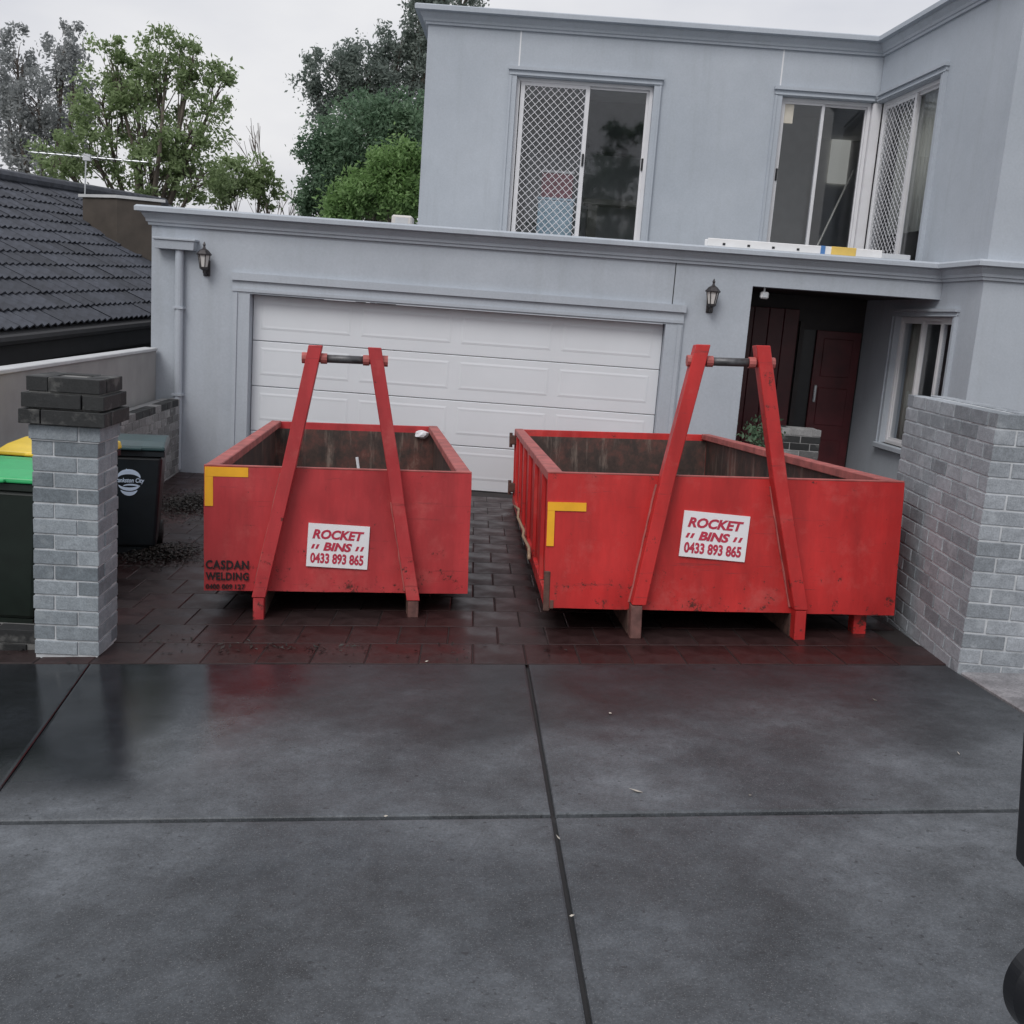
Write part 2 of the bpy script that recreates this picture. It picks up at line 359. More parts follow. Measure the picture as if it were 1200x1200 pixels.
def wall(name, mat, parent, o, u, inn, L_, z0, z1, t, holes=()):
    """vertical wall: origin o(x,y), unit dir u, inward normal inn, with rectangular holes (u0,u1,z0,z1)"""
    us = sorted({0, L_, *[h[0] for h in holes], *[h[1] for h in holes]}); zs = sorted({z0, z1, *[h[2] for h in holes], *[h[3] for h in holes]})
    us = [x for x in us if 0 <= x <= L_]; zs = [z for z in zs if z0 <= z <= z1]
    solid = lambda a, b, c, d: not any(h[0]-1e-6 <= a and b <= h[1]+1e-6 and h[2]-1e-6 <= c and d <= h[3]+1e-6 for h in holes)
    S = [[solid(us[i], us[i+1], zs[j], zs[j+1]) for j in range(len(zs)-1)] for i in range(len(us)-1)]
    idx = {}; V = []; Fs = []
    def vid(i, j, k):
        if (i, j, k) not in idx:
            idx[(i, j, k)] = len(V); V.append((o[0]+u[0]*us[i]+inn[0]*t*k, o[1]+u[1]*us[i]+inn[1]*t*k, zs[j]))
        return idx[(i, j, k)]
    nu, nz_ = len(us)-1, len(zs)-1
    for i in range(nu):
        for j in range(nz_):
            if not S[i][j]: continue
            Fs.append((vid(i,j,0), vid(i+1,j,0), vid(i+1,j+1,0), vid(i,j+1,0)))
            Fs.append((vid(i,j+1,1), vid(i+1,j+1,1), vid(i+1,j,1), vid(i,j,1)))
            if i == 0 or not S[i-1][j]: Fs.append((vid(i,j,1), vid(i,j,0), vid(i,j+1,0), vid(i,j+1,1)))
            if i == nu-1 or not S[i+1][j]: Fs.append((vid(i+1,j,0), vid(i+1,j,1), vid(i+1,j+1,1), vid(i+1,j+1,0)))
            if j == 0 or not S[i][j-1]: Fs.append((vid(i,j,1), vid(i+1,j,1), vid(i+1,j,0), vid(i,j,0)))
            if j == nz_-1 or not S[i][j+1]: Fs.append((vid(i,j+1,0), vid(i+1,j+1,0), vid(i+1,j+1,1), vid(i,j+1,1)))
    mb = MB(); mb.add(V, Fs); return mb.build(name, mat, parent)
def lettering(text, size, mat, parent, M, name='lettering', shear=0, width=None, bold=0, align='LEFT', depth=.0006, space=1.0):
    cu = bpy.data.curves.new('t', 'FONT'); cu.body = text; cu.size = size; cu.shear = shear; cu.offset = bold; cu.align_x = align; cu.extrude = depth; cu.space_character = space
    cu.resolution_u = 3
    o = bpy.data.objects.new('t', cu); col.objects.link(o)
    dg = bpy.context.evaluated_depsgraph_get(); me = bpy.data.meshes.new_from_object(o.evaluated_get(dg))
    bpy.data.objects.remove(o); bpy.data.curves.remove(cu)
    xs = [v.co.x for v in me.vertices]; ys = [v.co.y for v in me.vertices]
    if width:
        k = width/(max(xs)-min(xs)); x0 = min(xs)
        for v in me.vertices: v.co.x = (v.co.x-x0)*k
    me.transform(M); me.materials.clear(); me.materials.append(MATS[mat])
    ob = bpy.data.objects.new(name, me); col.objects.link(ob); ob.parent = parent; return ob

# ------------------------------------------------------------------ ground, driveway, paving
PSI = .0522; U = Vector((math.cos(PSI), math.sin(PSI), 0)); V = Vector((-math.sin(PSI), math.cos(PSI), 0)); J = Vector((.218, 3.583, 0))
def DV(u, v): return J+U*u+V*v
def terrain():
    xs = [-400, -150, -60, -30, -15, -8, -5, -4, -3, -2, -1, 0, 1, 2, 3, 4, 5, 8, 15, 30, 60, 150, 400]
    ys = [-400, -150, -60, -20, -8, -4, -2, 0, 1, 2, 3, 4, 5, 6, 7, 8, 9, 10, 11, 12, 13, 20, 40, 80, 150, 500]
    mb = MB(); nx = len(xs)
    mb.add([(x, y, G(x, y)-.09) for y in ys for x in xs], [(j*nx+i, j*nx+i+1, (j+1)*nx+i+1, (j+1)*nx+i) for j in range(len(ys)-1) for i in range(nx-1)])
    struct(mb.build('ground', 'soil'))
terrain()
def slab(u0, u1, v0, v1, mat, parent, name, step=.35, top=0., gap=.009, gv=.016, gl=None, gr=None):
    """one concrete slab that follows the fall of the ground, edges eased"""
    f = lambda q, a, b: (a(q), b(q))
    cn = [(a+gap if k == 0 else a-gap) for k, a in enumerate((0, 0))]
    nu = max(2, int(4.0/step)); nv = max(2, int(4/step))
    def uu(t, s): return (u0(s) if callable(u0) else u0)*(1-t)+(u1(s) if callable(u1) else u1)*t
    ts = [0, .0015, .006]+[i/nu for i in range(1, nu)]+[.994, .9985, 1]; ss = [0, .0015, .006]+[i/nv for i in range(1, nv)]+[.994, .9985, 1]
    vs = []
    for s in ss:
        for t in ts:
            v = (v0+gv)*(1-s)+(v1-(gv if v1 == 0 else .004))*s; a = uu(0, v)+(gap if gl is None else gl); b = uu(1, v)-(gap if gr is None else gr); P = DV(a*(1-t)+b*t, v)
            e = min(t, 1-t, s, 1-s); dz = -.006 if e == 0 else (-.0015 if e < .003 else 0)
            vs.append((P.x, P.y, G(P.x, P.y)+top+dz))
    n_ = len(ts); fs = [(j*n_+i, j*n_+i+1, (j+1)*n_+i+1, (j+1)*n_+i) for j in range(len(ss)-1) for i in range(n_-1)]
    o = len(vs); rim = [i for i in range(n_)]+[j*n_+n_-1 for j in range(1, len(ss))]+[(len(ss)-1)*n_+i for i in range(n_-2, -1, -1)]+[j*n_ for j in range(len(ss)-2, 0, -1)]
    for i in rim: vs.append((vs[i][0], vs[i][1], vs[i][2]-.1))
    k = len(rim); fs += [(rim[(q+1) % k], rim[q], o+q, o+(q+1) % k) for q in range(k)]
    return MB().add(vs, fs).build(name, mat, parent, smooth=False)
drive = struct(bpy.data.objects.new('driveway', None)); col.objects.link(drive)
pa, pb = onG(100, 785), onG(0, 925)
def uv(P): d = P-J; return d.dot(U), d.dot(V)
(ua, va), (ub, vb) = uv(pa), uv(pb)
seam = lambda v: ua+(ub-ua)*(v-va)/(vb-va)
ED = 1.93; RGT = 2.37
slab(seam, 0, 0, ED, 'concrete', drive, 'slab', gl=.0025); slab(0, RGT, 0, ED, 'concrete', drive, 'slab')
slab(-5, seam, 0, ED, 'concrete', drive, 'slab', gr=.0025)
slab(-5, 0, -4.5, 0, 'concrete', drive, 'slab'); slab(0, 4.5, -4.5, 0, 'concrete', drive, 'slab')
slab(RGT, 7, 0, 2.0, 'footpath', drive, 'footpath_slab', top=.004)
# dark packed joint filler in the gaps
for P, Q in ((DV(0, -4.4), DV(0, ED)), (DV(-4.9, 0), DV(4.4, 0))):
    mb = MB(); N = 16
    d = (Q-P).normalized(); s = Vector((-d.y, d.x, 0))*.02
    vs = []
    for i in range(N+1):
        X = P.lerp(Q, i/N)
        for k in (-1, 1): vs.append((X.x+s.x*k, X.y+s.y*k, G(X.x, X.y)-.02))
    mb.add(vs, [(2*i, 2*i+2, 2*i+3, 2*i+1) for i in range(N)]).build('joint_filler', 'rubber', drive)
# concrete pavers laid in running bond
pav = struct(bpy.data.objects.new('paved_forecourt', None)); col.objects.link(pav)
bed = MB(); bx = [-4.3+.5*i for i in range(19)]; by = [ED+.0+.4*i for i in range(18)]
bed.add([(DV(u, v).x, DV(u, v).y, G(DV(u, v).x, DV(u, v).y)-.005) for v in by for u in bx], [(j*19+i, j*19+i+1, (j+1)*19+i+1, (j+1)*19+i) for j in range(17) for i in range(18)])
bed.build('sand_bed', 'joint_sand', pav)
PW, PH = .3, .4
cell = []
for r in range(18):
    for c_ in range(-16, 17):
        u0 = c_*PW+(PW/2 if r % 2 else 0)+random.uniform(-.03, .03)*0; v0 = ED+.004+r*PH
        Pc = DV(u0+PW/2, v0+PH/2)
        if Pc.x < -4.2 or Pc.x > 4.3 or Pc.y > YG-.12: continue
        if Pc.x > 2.45 and Pc.y < 7.1: continue
        cell.append((u0, v0, Pc))
def paver_geo(u0, v0, loc):
    g = .002+random.uniform(0, .002); pts = [(u0+g, v0+g), (u0+PW-g, v0+g), (u0+PW-g, v0+PH-g), (u0+g, v0+PH-g)]
    e = .005; pin = [(u0+g+e, v0+g+e), (u0+PW-g-e, v0+g+e), (u0+PW-g-e, v0+PH-g-e), (u0+g+e, v0+PH-g-e)]
    dz = random.uniform(-.001, .0015)
    def p3(q, z): X = DV(*q); return (X.x-loc.x, X.y-loc.y, G(X.x, X.y)+z-loc.z)
    vs = [p3(q, -.05) for q in pts]+[p3(q, dz-.0035) for q in pts]+[p3(q, dz) for q in pin]
    return vs, [(8,9,10,11)]+[(i, (i+1) % 4, 4+(i+1) % 4, 4+i) for i in range(4)]+[(4+i, 4+(i+1) % 4, 8+(i+1) % 4, 8+i) for i in range(4)]
cell.sort(key=lambda q: (q[2]-CAM).length)
rest = MB()
for k, (u0, v0, Pc) in enumerate(cell):
    if k < 298:
        loc = Vector((Pc.x, Pc.y, G(Pc.x, Pc.y))); vs, fs = paver_geo(u0, v0, loc)
        o = MB().add(vs, fs).build('paver', 'paver', pav); o.location = loc
    else:
        vs, fs = paver_geo(u0, v0, Vector((0, 0, 0))); rest.add(vs, fs)
o = rest.build('paver_field', 'paver', pav); o['kind'] = 'stuff'

# ------------------------------------------------------------------ bricks
def brick_mesh(mat, lx=.23, ly=.11, lz=.076, seed=0):
    rd = random.Random(seed); bm = bmesh.new(); bmesh.ops.create_cube(bm, size=1)
    bmesh.ops.scale(bm, vec=(lx, ly, lz), verts=bm.verts)
    for v in bm.verts: v.co += Vector((rd.uniform(-.001, .001), rd.uniform(-.001, .001), rd.uniform(-.001, .001)))
    bmesh.ops.bevel(bm, geom=bm.edges[:], offset=.0025, segments=1, affect='EDGES')
    me = bpy.data.meshes.new('brick'); bm.to_mesh(me); bm.free(); me.materials.append(MATS[mat]); return me
BM = {}
def brick(parent, mat, c, lx=.23, rz=0, ly=.11):
    key = (mat, round(lx, 3), round(ly, 3), random.randrange(3))
    if key not in BM: BM[key] = brick_mesh(mat, lx, ly, .076, key[3]+int(lx*1000))
    o = bpy.data.objects.new('brick', BM[key]); col.objects.link(o); o.parent = parent
    o.location = (c[0]+random.uniform(-.0015, .0015), c[1]+random.uniform(-.0015, .0015), c[2]); o.rotation_euler = (random.uniform(-.004, .004), 0, rz+random.uniform(-.005, .005))
    return o
CH = .086
# gate pillar: pinwheel courses of one and a half bricks, corbelled dark head
PB = Vector((-2.272, 5.5047, 0)); PB.z = G(PB.x, PB.y)-.004
pil = thing('brick_pillar', 'square grey brick gate pillar with a stepped blackened top', 'pillar', PB, .083)
def pillar_course(k, mat, out):
    z = k*CH+.038+.008; a = .35/2+out; c0 = Vector((-.175, .175, 0)); odd = k % 2
    l_s = .235+out*2; 
    for q in range(4):
        ang = q*math.pi/2
        # stretcher lies along each side, shifted so the next one butts its end
        off = (-1 if odd else 1)*(2*a-l_s)/2*-1
        x = off; y = -a+.055
        px = x*math.cos(ang)-y*math.sin(ang); py = x*math.sin(ang)+y*math.cos(ang)
        brick(pil, mat, (c0.x+px, c0.y+py, z), l_s-.006+0*out, ang)
for k in range(18):
    pillar_course(k, 'brick_dark' if k >= 15 else 'brick_grey', 0 if k < 14 else {14: .012, 15: .05, 16: .038, 17: .018}[k])
MB().box(-.343, -.007, .007, .343, -.1, 14*CH).build('mortar', 'mortar', pil)
MB().box(-.352, .002, -.002, .352, 14*CH, 15*CH-.003).build('mortar', 'mortar', pil)
MB().box(-.355, .005, -.005, .355, 15*CH, 18*CH-.008).build('mortar', 'mortar_dark', pil)
# tall brick wall on the right: return face along the driveway plus street face
WB = Vector((2.477, 5.483, 0)); WTOP = 1.775
rw = thing('brick_wall', 'pale grey brick boundary wall with a flat brick cap beside the wider skip bin', 'wall', (WB.x, WB.y, .3), .0264*-1)
NC = 18; LEN, FRO = 1.42, 1.55
for k in range(NC):
    z = WTOP-.3-(NC-k)*CH+.043
    mat = 'brick_pale'
    y = .12 if k % 2 else 0.
    while y < LEN-.05:                       # left face, laid along y
        l = min(.23, LEN-y); brick(rw, mat, (.055, y+l/2, z), max(.06, l-.002), math.pi/2); y += l+.01
    x = 0. if k % 2 else .12                 # front face, laid along x
    while x < FRO-.05:
        l = min(.23, FRO-x); brick(rw, mat, (x+l/2, .055, z), l-.002); x += l+.01
y = 0
while y < LEN-.05:                           # inner skin of the top course, seen from above
    brick(rw, 'brick_pale', (.3-.055, y+.115+.12, WTOP-.3-CH/2), .228, math.pi/2); y += .24
MB().box(.0065, .19, .0065, LEN-.004, -.5, WTOP-.3-.012).build('mortar', 'mortar', rw)
MB().box(.19, FRO, .0065, .19, -.5, WTOP-.3-.013).build('mortar', 'mortar', rw)
# retaining wall of old bricks along the left boundary
q1 = Vector((-3.62, 7.0, 0)); q2 = Vector((-4.03, 12.1, 0)); d12 = (q2-q1); LR = d12.length; ang12 = math.atan2(d12.y, d12.x)
rt = thing('retaining_wall', 'old stained brick retaining wall along the left boundary below the rendered fence', 'wall', (q1.x, q1.y, 0), ang12)
for k in range(11):
    z = .87-(k+.5)*CH; x = .0
    first = True
    while x < LR-.05:
        l = .11 if (first and k % 2) else min(.23, LR-x)
        brick(rt, 'brick_dark' if (k == 0 and random.random() < .6) else 'brick_old', (x+l/2, .055, z), max(.06, l-.002)); x += l+.01; first = False
MB().box(0.004, LR, .007, .21, -.2, .858).build('mortar', 'mortar_old', rt)
# rendered fence on top of / behind it
a1 = Vector((-3.66, 5.6, 0)); a2 = Vector((-4.33, 12.13, 0))
d = (a2-a1).normalized(); nl = Vector((-d.y, d.x, 0))
fe = thing('rendered_fence', 'plain grey rendered boundary fence with a pale sloping cap', 'fence', (a1.x, a1.y, -.1))
lo = lambda P: P-Vector((a1.x, a1.y, -.1))
a1z = a1+Vector((0, 0, -.1))
MB().obox(lo(a1z), a2-a1, nl*.11, (0, 0, 1.5)).build('render_panel', 'render_wall_left', fe)
MB().obox(lo(a1z)+Vector((0, 0, 1.5))-nl*.02, a2-a1, nl*.15, (0, 0, .035)).build('cap', 'cap_pale', fe, bevel=.006)

# ------------------------------------------------------------------ house
WA = .108
W0 = Vector((4.3776, YU, 0)); wd = Vector((math.sin(WA), -math.cos(WA), 0)); win_ = Vector((math.cos(WA), math.sin(WA), 0))   # inward = +x side
def sW(x, y): P = onplane((x, y), W0, win_); return (P-W0).dot(wd), P.z
SG = (YU-YG)/math.cos(WA); XG = W0.x+wd.x*SG          # where the wing meets the garage front
SE = 3.32; WE = W0+wd*SE
XL = -4.402; XUL = -1.64
house = thing('house', 'two storey blue grey rendered house with flat moulded parapets', 'house', (0, YG, 0))
house.location = (0, 0, 0)
DX0, DX1, DZ = -3.253, 1.547, 2.128
PX0, PZ = 2.496, 2.625
wall('garage_wall', 'render', house, (XL, YG), (1, 0), (0, 1), XG-XL-.002, -.2, 2.86, .24, [(DX0-XL, DX1-XL, -.2, DZ), (PX0-XL, XG-XL-.002, -.2, PZ)])
wall('garage_side_wall', 'render', house, (XL, YG+.24), (0, 1), (1, 0), 8, -.2, 2.86, .24)
W1 = (-.425, 1.40, 2.95, 5.222); W2 = (3.10, 4.3776, 2.95, 5.21)
wall('upper_wall', 'render', house, (XUL, YU), (1, 0), (0, 1), W0.x-XUL-.002, 2.7, 5.9, .2, [(W1[0]-XUL, W1[1]-XUL, W1[2], W1[3]), (W2[0]-XUL, W2[1]-XUL-.002, W2[2], W2[3])])
wall('upper_side_wall', 'render', house, (XUL, YU+.2), (0, 1), (1, 0), 6, 2.7, 5.9, .2)
sw1 = sW(1105, 96)[0]; WU = (0, sw1, 2.95, 5.2)
sl0, sl1 = sW(1052, 372)[0], sW(1119, 372)[0]; WL = (sl0, sl1, .86, 2.43)
wall('wing_wall', 'render', house, (W0.x, W0.y), (wd.x, wd.y), (win_.x, win_.y), SE, -.2, 5.9, .2, [WU, WL])
wall('wing_front_wall', 'render', house, (WE.x+.004, WE.y-.002), (1, 0), (0, 1), 6, -.2, 5.9, .2)
# parapet band and cornice, mitred round the wing
band = [(-.02, 2.82), (.03, 2.82), (.035, 2.85), (.05, 2.855), (.055, 2.885), (.085, 2.93), (.09, 2.955), (.15, 2.96), (.15, 3.005), (.13, 3.025), (-.28, 3.03), (-.28, 2.9), (-.02, 2.9)]
sweep(band, [(XL, YG+8), (XL, YG), (XG, YG), (WE.x, WE.y), (WE.x+6, WE.y)], 'parapet_band', 'render', house)
dpth = [(-.02, 5.785), (.03, 5.785), (.035, 5.815), (.05, 5.82), (.06, 5.85), (.1, 5.9), (.105, 5.925), (.17, 5.93), (.17, 5.985), (.15, 6.0), (-.24, 6.005), (-.24, 5.87), (-.02, 5.87)]
sweep(dpth, [(XUL, YU+6), (XUL, YU), (W0.x, W0.y), (WE.x, WE.y), (WE.x+6, WE.y)], 'cornice', 'render', house)
capm = [(.13, 3.0265), (.155, 3.0265), (.155, 3.034), (.13, 3.034)]
MB().box(XL+.2, XG+.1, YG+.28, YU+.05, 2.72, 2.78).build('roof_deck', 'roof_metal', house)
MB().box(XL+.2, XUL+.1, YU, YG+8, 2.72, 2.781).build('roof_deck', 'roof_metal', house)
MB().add([(XUL+.1, YU+.1, 5.88), (W0.x, YU+.1, 5.88), (WE.x+.1, WE.y+.1, 5.88), (WE.x+6, WE.y+.1, 5.88), (WE.x+6, YU+6, 5.88), (XUL+.1, YU+6, 5.88)], [(0,1,2,3,4,5)]).build('roof', 'roof_metal', house)
# control joints sealed white
for x, y0, y1 in ((-.41, 5.34, 5.785), (3.06, 5.34, 5.785)):
    MB().box(x-.01, x+.01, YU-.004, YU+.01, y0, y1).build('sealant_joint', 'sealant', house)
for x, z0, z1 in ((1.6, 2.36, 2.82),):
    MB().box(x-.005, x+.005, YG-.003, YG+.01, z0, z1).build('control_joint', 'fascia_dark', house)
def architrave(parent, o, u, out, u0, u1, z0, z1, wdt=.1, pr=.035, left=True, right=True):
    o = Vector((o[0], o[1], 0)); u = Vector((u[0], u[1], 0)); out = Vector((out[0], out[1], 0)); mb = MB()
    X = lambda a, z: o+u*a+Vector((0, 0, z))
    ua_ = u0-wdt if left else u0; ub_ = u1+wdt if right else u1
    mb.obox(X(ua_, z1), u*(ub_-ua_), out*pr, (0, 0, wdt)); mb.obox(X(ua_-.015*left, z1+wdt*.72), u*(ub_-ua_+.015*(left+right)), out*(pr+.03), (0, 0, wdt*.42))
    mb.obox(X(ua_, z1+wdt*.1), u*(ub_-ua_), out*(pr+.014), (0, 0, wdt*.18))
    if left: mb.obox(X(u0-wdt, z0), u*wdt, out*pr, (0, 0, z1-z0-.001)); mb.obox(X(u0-wdt*.92, z0), u*wdt*.22, out*(pr+.015), (0, 0, z1-z0-.001))
    if right: mb.obox(X(u1, z0), u*wdt, out*pr, (0, 0, z1-z0-.001)); mb.obox(X(u1+wdt*.7, z0), u*wdt*.22, out*(pr+.015), (0, 0, z1-z0-.001))
    return mb.build('architrave', 'render', parent)
architrave(house, (0, YG), (1, 0), (0, -1), DX0, DX1, -.1, DZ, .2, .03)
architrave(house, (0, YU), (1, 0), (0, -1), W1[0], W1[1], W1[2], W1[3], .1)
architrave(house, (0, YU), (1, 0), (0, -1), W2[0], W2[1]-.06, W2[2], W2[3], .1, right=False)
architrave(house, W0, wd, -win_, .06, sw1, 2.95, WU[3], .1, left=False)
architrave(house, W0, wd, -win_, sl0, sl1, .86, 2.43, .08, .025)
# windows
def window(o, u, inn, u0, u1, z0, z1, sashes, fw=.045, inset=.05, sill=False):
    o = Vector((o[0], o[1], 0)); u = Vector((u[0], u[1], 0)); inn = Vector((inn[0], inn[1], 0))
    X = lambda a, dd, z: o+u*a+inn*(inset+dd)+Vector((0, 0, z)); Z = Vector((0, 0, 1))
    mb = MB(); dp = .09
    mb.obox(X(u0, 0, z1-fw), u*(u1-u0), inn*dp, Z*fw); mb.obox(X(u0, 0, z0), u*(u1-u0), inn*dp, Z*fw)
    mb.obox(X(u0, 0, z0+fw), u*fw, inn*dp, Z*(z1-z0-2*fw)); mb.obox(X(u1-fw, 0, z0+fw), u*fw, inn*dp, Z*(z1-z0-2*fw))
    wf = mb.build('window', 'white_frame', house)
    for k, (a, b, gr, hd) in enumerate(sashes):
        dd = .012 if k % 2 == 0 else .045; s = .04 if gr is None else .055; mb = MB()
        za, zb = z0+fw*.8, z1-fw*.8
        mb.obox(X(a, dd, zb-s), u*(b-a), inn*.03, Z*s); mb.obox(X(a, dd, za), u*(b-a), inn*.03, Z*s)
        mb.obox(X(a, dd, za+s), u*s, inn*.03, Z*(zb-za-2*s)); mb.obox(X(b-s, dd, za+s), u*s, inn*.03, Z*(zb-za-2*s))
        mb.build('sash', 'white_frame', wf)
        MB().obox(X(a+s*.7, dd+.02, za+s*.7), u*(b-a-1.4*s), inn*.006, Z*(zb-za-1.4*s)).build('pane', 'glass', wf)
        if gr:
            gm = MB(); A, B, C_, D = a+s, b-s, za+s, zb-s; p = .1; t_ = .0036; W_, H_ = B-A, D-C_; k_ = 1.0
            for sgn in (1, -1):
                c0 = -H_ if sgn > 0 else 0
                q = c0 - (c0 % p) - p
                while q < W_+H_:
                    # line: x = q + z (sgn>0) or x = q - z
                    if sgn > 0: zlo, zhi = max(0, -q), min(H_, W_-q)
                    else: zlo, zhi = max(0, q-W_), min(H_, q)
                    if zhi-zlo > .01:
                        xa = q+sgn*zlo; xb = q+sgn*zhi; dv = Vector((xb-xa, zhi-zlo)).normalized(); nv = Vector((-dv.y, dv.x))*t_
                        off = .002 if sgn > 0 else .006
                        P = [X(A+xa+nv.x, dd-.01+off*0, C_+zlo+nv.y), X(A+xa-nv.x, dd-.01, C_+zlo-nv.y), X(A+xb-nv.x, dd-.01, C_+zhi-nv.y), X(A+xb+nv.x, dd-.01, C_+zhi+nv.y)]
                        P = [v+inn*off for v in P]
                        gm.add(P+[v+inn*.004 for v in P], [(0,1,2,3),(7,6,5,4),(0,4,5,1),(1,5,6,2),(2,6,7,3),(3,7,4,0)])
                    q += p
            gm.build('security_grille', 'grille_white', wf)
        if hd is not None:
            ha = b-s*.5 if hd > 0 else a+s*.5
            MB().obox(X(ha-.014, dd-.022, (z0+z1)/2+.06), u*.028, inn*.022, Z*.16).build('handle', 'black_plastic', wf, bevel=.006)
    if sill: 
        MB().obox(X(u0-.08, -inset-.07, z0-.07), u*(u1-u0+.16), inn*(inset+.1), Z*.068).build('sill', 'render', wf, bevel=.01)
    return wf
mid1 = .53
window((0, YU), (1, 0), (0, 1), W1[0]+.002, W1[1]-.002, W1[2]+.002, W1[3]-.002, [(W1[0]+.06, mid1+.03, True, 1), (mid1-.03, W1[1]-.04, None, 1)])
window((0, YU), (1, 0), (0, 1), W2[0]+.002, W2[1]-.07, W2[2]+.002, W2[3]-.002, [(W2[0]+.03, 3.70, None, -1), (3.66, W2[1]-.09, None, None)])
sm = sW(1069, 108)[0]
window(W0, wd, win_, .07, sw1-.002, 2.952, WU[3]-.002, [(.1, sm+.02, True, None), (sm-.03, sw1-.04, None, None)])
MB().obox((W0.x-.065, W0.y-.02, 2.95), (.12, 0, 0), (0, .14, 0), (0, 0, 2.25)).build('corner_post', 'white_frame', house, bevel=.005)
s1, s2 = sW(1076, 373)[0], sW(1099, 373)[0]
window(W0, wd, win_, sl0+.002, sl1-.002, .862, 2.428, [(sl0+.03, s1+.02, None, None), (s1-.02, s2+.02, None, None), (s2-.02, sl1-.03, None, None)], sill=True)
# rooms behind the glass
def part(name, mat, *boxes):
    mb = MB()
    for b_ in boxes: mb.box(*b_)
    return mb.build(name, mat, house)
part('interior_floor', 'interior_dark', (XUL+.2, 10.5, YU+.2, 19.4, 2.8, 2.9))
part('interior_floor', 'interior_dark', (5.1, 10.6, WE.y+.25, YU+.2, 2.8, 2.9))
part('interior_ceiling', 'interior', (XUL+.2, 10.5, YU+.2, 19.4, 5.5, 5.6))
part('interior_ceiling', 'interior', (5.1, 10.6, WE.y+.25, YU+.2, 5.5, 5.6))
part('interior_wall', 'interior', (XUL+.2, 2.3, 17.6, 17.75, 2.9, 4.75)); part('dark_reflection_band', 'interior_dark', (XUL+.2, 2.3, 17.2, 17.75, 4.75, 5.5)); part('door_opening', 'dark_wood', (-1.0, -.25, 17.55, 17.6, 2.9, 4.7)); part('inner_door', 'interior_dark', (3.32, 3.62, 17.26, 17.3, 2.9, 4.95)); part('inner_door_handle', 'black_plastic', (3.56, 3.59, 17.2, 17.26, 3.85, 4.0)); part('dark_cupboard', 'dark_wood', (2.45, 3.0, 16.2, 17.2, 2.9, 4.9))  # upper dark band stands in for tree reflections in the glass
part('interior_wall', 'interior', (2.3, 2.42, YU+.2, 19.2, 2.9, 5.5))
part('interior_wall', 'interior', (2.42, 10.5, 19.0, 19.2, 2.9, 5.5))
part('interior_wall', 'interior', (8.5, 8.65, WE.y+.25, 19, 2.9, 5.5))
part('interior_wall', 'interior', (3.3, 4.25, 17.3, 17.42, 2.9, 5.5))
part('mantel', 'cream', (.7, 1.95, 17.25, 17.6, 3.95, 4.03), (.78, .93, 17.35, 17.6, 2.9, 3.95), (1.72, 1.87, 17.35, 17.6, 2.9, 3.95))
P1, P2 = onY(993, 142, 19.0), onY(975, 215, 19.0)
part('far_window', 'lit_window', (min(P1.x, P2.x)-.1, max(P1.x, P2.x)+.1, 18.96, 18.98, min(P1.z, P2.z), max(P1.z, P2.z)))
part('ground_floor_wall', 'interior_dark', (WE.x+.6, 9, 14.4, 14.5, 0, 2.8))
# blinds and curtains hanging inside
def curtain(name, mat, o, u, inn, a0, a1, z0, z1, dd=.3, n_=14, amp=.03):
    o = Vector((o[0], o[1], 0)); u = Vector((u[0], u[1], 0)); inn = Vector((inn[0], inn[1], 0)); vs = []
    N = n_*4
    for i in range(N+1):
        P = o+u*(a0+(a1-a0)*i/N)+inn*(dd+amp*math.sin(i/4*2*math.pi))
        vs += [(P.x, P.y, z0), (P.x, P.y, z1)]
    ob = MB().add(vs, [(2*i, 2*i+2, 2*i+3, 2*i+1) for i in range(N)]).build(name, mat, house, smooth=True)
    md = ob.modifiers.new('s', 'SOLIDIFY'); md.thickness = .004
    return ob
curtain('curtain', 'blind', W0, wd, win_, .25, sw1-.12, 3.5, 5.15, .24, 14)
curtain('curtain', 'blind', W0, wd, win_, sl0-.45, sl0+.22, .8, 2.43, .23, 8, .02)
curtain('curtain', 'interior', W0, wd, win_, s2+.02, s2+.2, .8, 2.43, .22, 3, .02)
# porch recess
YB = 14.12
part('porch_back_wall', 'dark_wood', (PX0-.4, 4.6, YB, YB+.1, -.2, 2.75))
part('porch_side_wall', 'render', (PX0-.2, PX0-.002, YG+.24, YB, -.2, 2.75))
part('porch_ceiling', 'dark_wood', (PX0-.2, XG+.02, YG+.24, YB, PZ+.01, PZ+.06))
part('porch_step', 'mortar_dark', (PX0, 4.5, YG+.9, YB, -.1, .16))
# garage door
gd = thing('garage_door', 'white panelled sectional garage door between the two lanterns', 'garage door', (DX0, YG+.12, 0))
GW, GH = DX1-DX0, DZ
for r in range(4):
    z0 = r*GH/4+.004; z1 = (r+1)*GH/4-.004
    sc = MB().box(.006, GW-.006, 0, .045, z0, z1).build('door_section', 'white_door', gd, bevel=.006)
    for c_ in range(4):
        a = .1+c_*(GW-.1)/4; b_ = a+(GW-.1)/4-.12
        mb = MB(); za, zb = z0+.13, z1-.07; e = .022
        vs = [(a, -.001, za), (b_, -.001, za), (b_, -.001, zb), (a, -.001, zb), (a+e, -.0045, za+e), (b_-e, -.0045, za+e), (b_-e, -.0045, zb-e), (a+e, -.0045, zb-e),
              (a+e*2, -.0028, za+e*2), (b_-e*2, -.0028, za+e*2), (b_-e*2, -.0028, zb-e*2), (a+e*2, -.0028, zb-e*2)]
        fs = [(8, 9, 10, 11)]+[(i, (i+1) % 4, 4+(i+1) % 4, 4+i) for i in range(4)]+[(4+i, 4+(i+1) % 4, 8+(i+1) % 4, 8+i) for i in range(4)]
        mb.add(vs, fs).build('panel', 'white_door', sc)
MB().box(.0, GW, -.004, .02, -.03, .003).build('bottom_seal', 'rubber', gd)
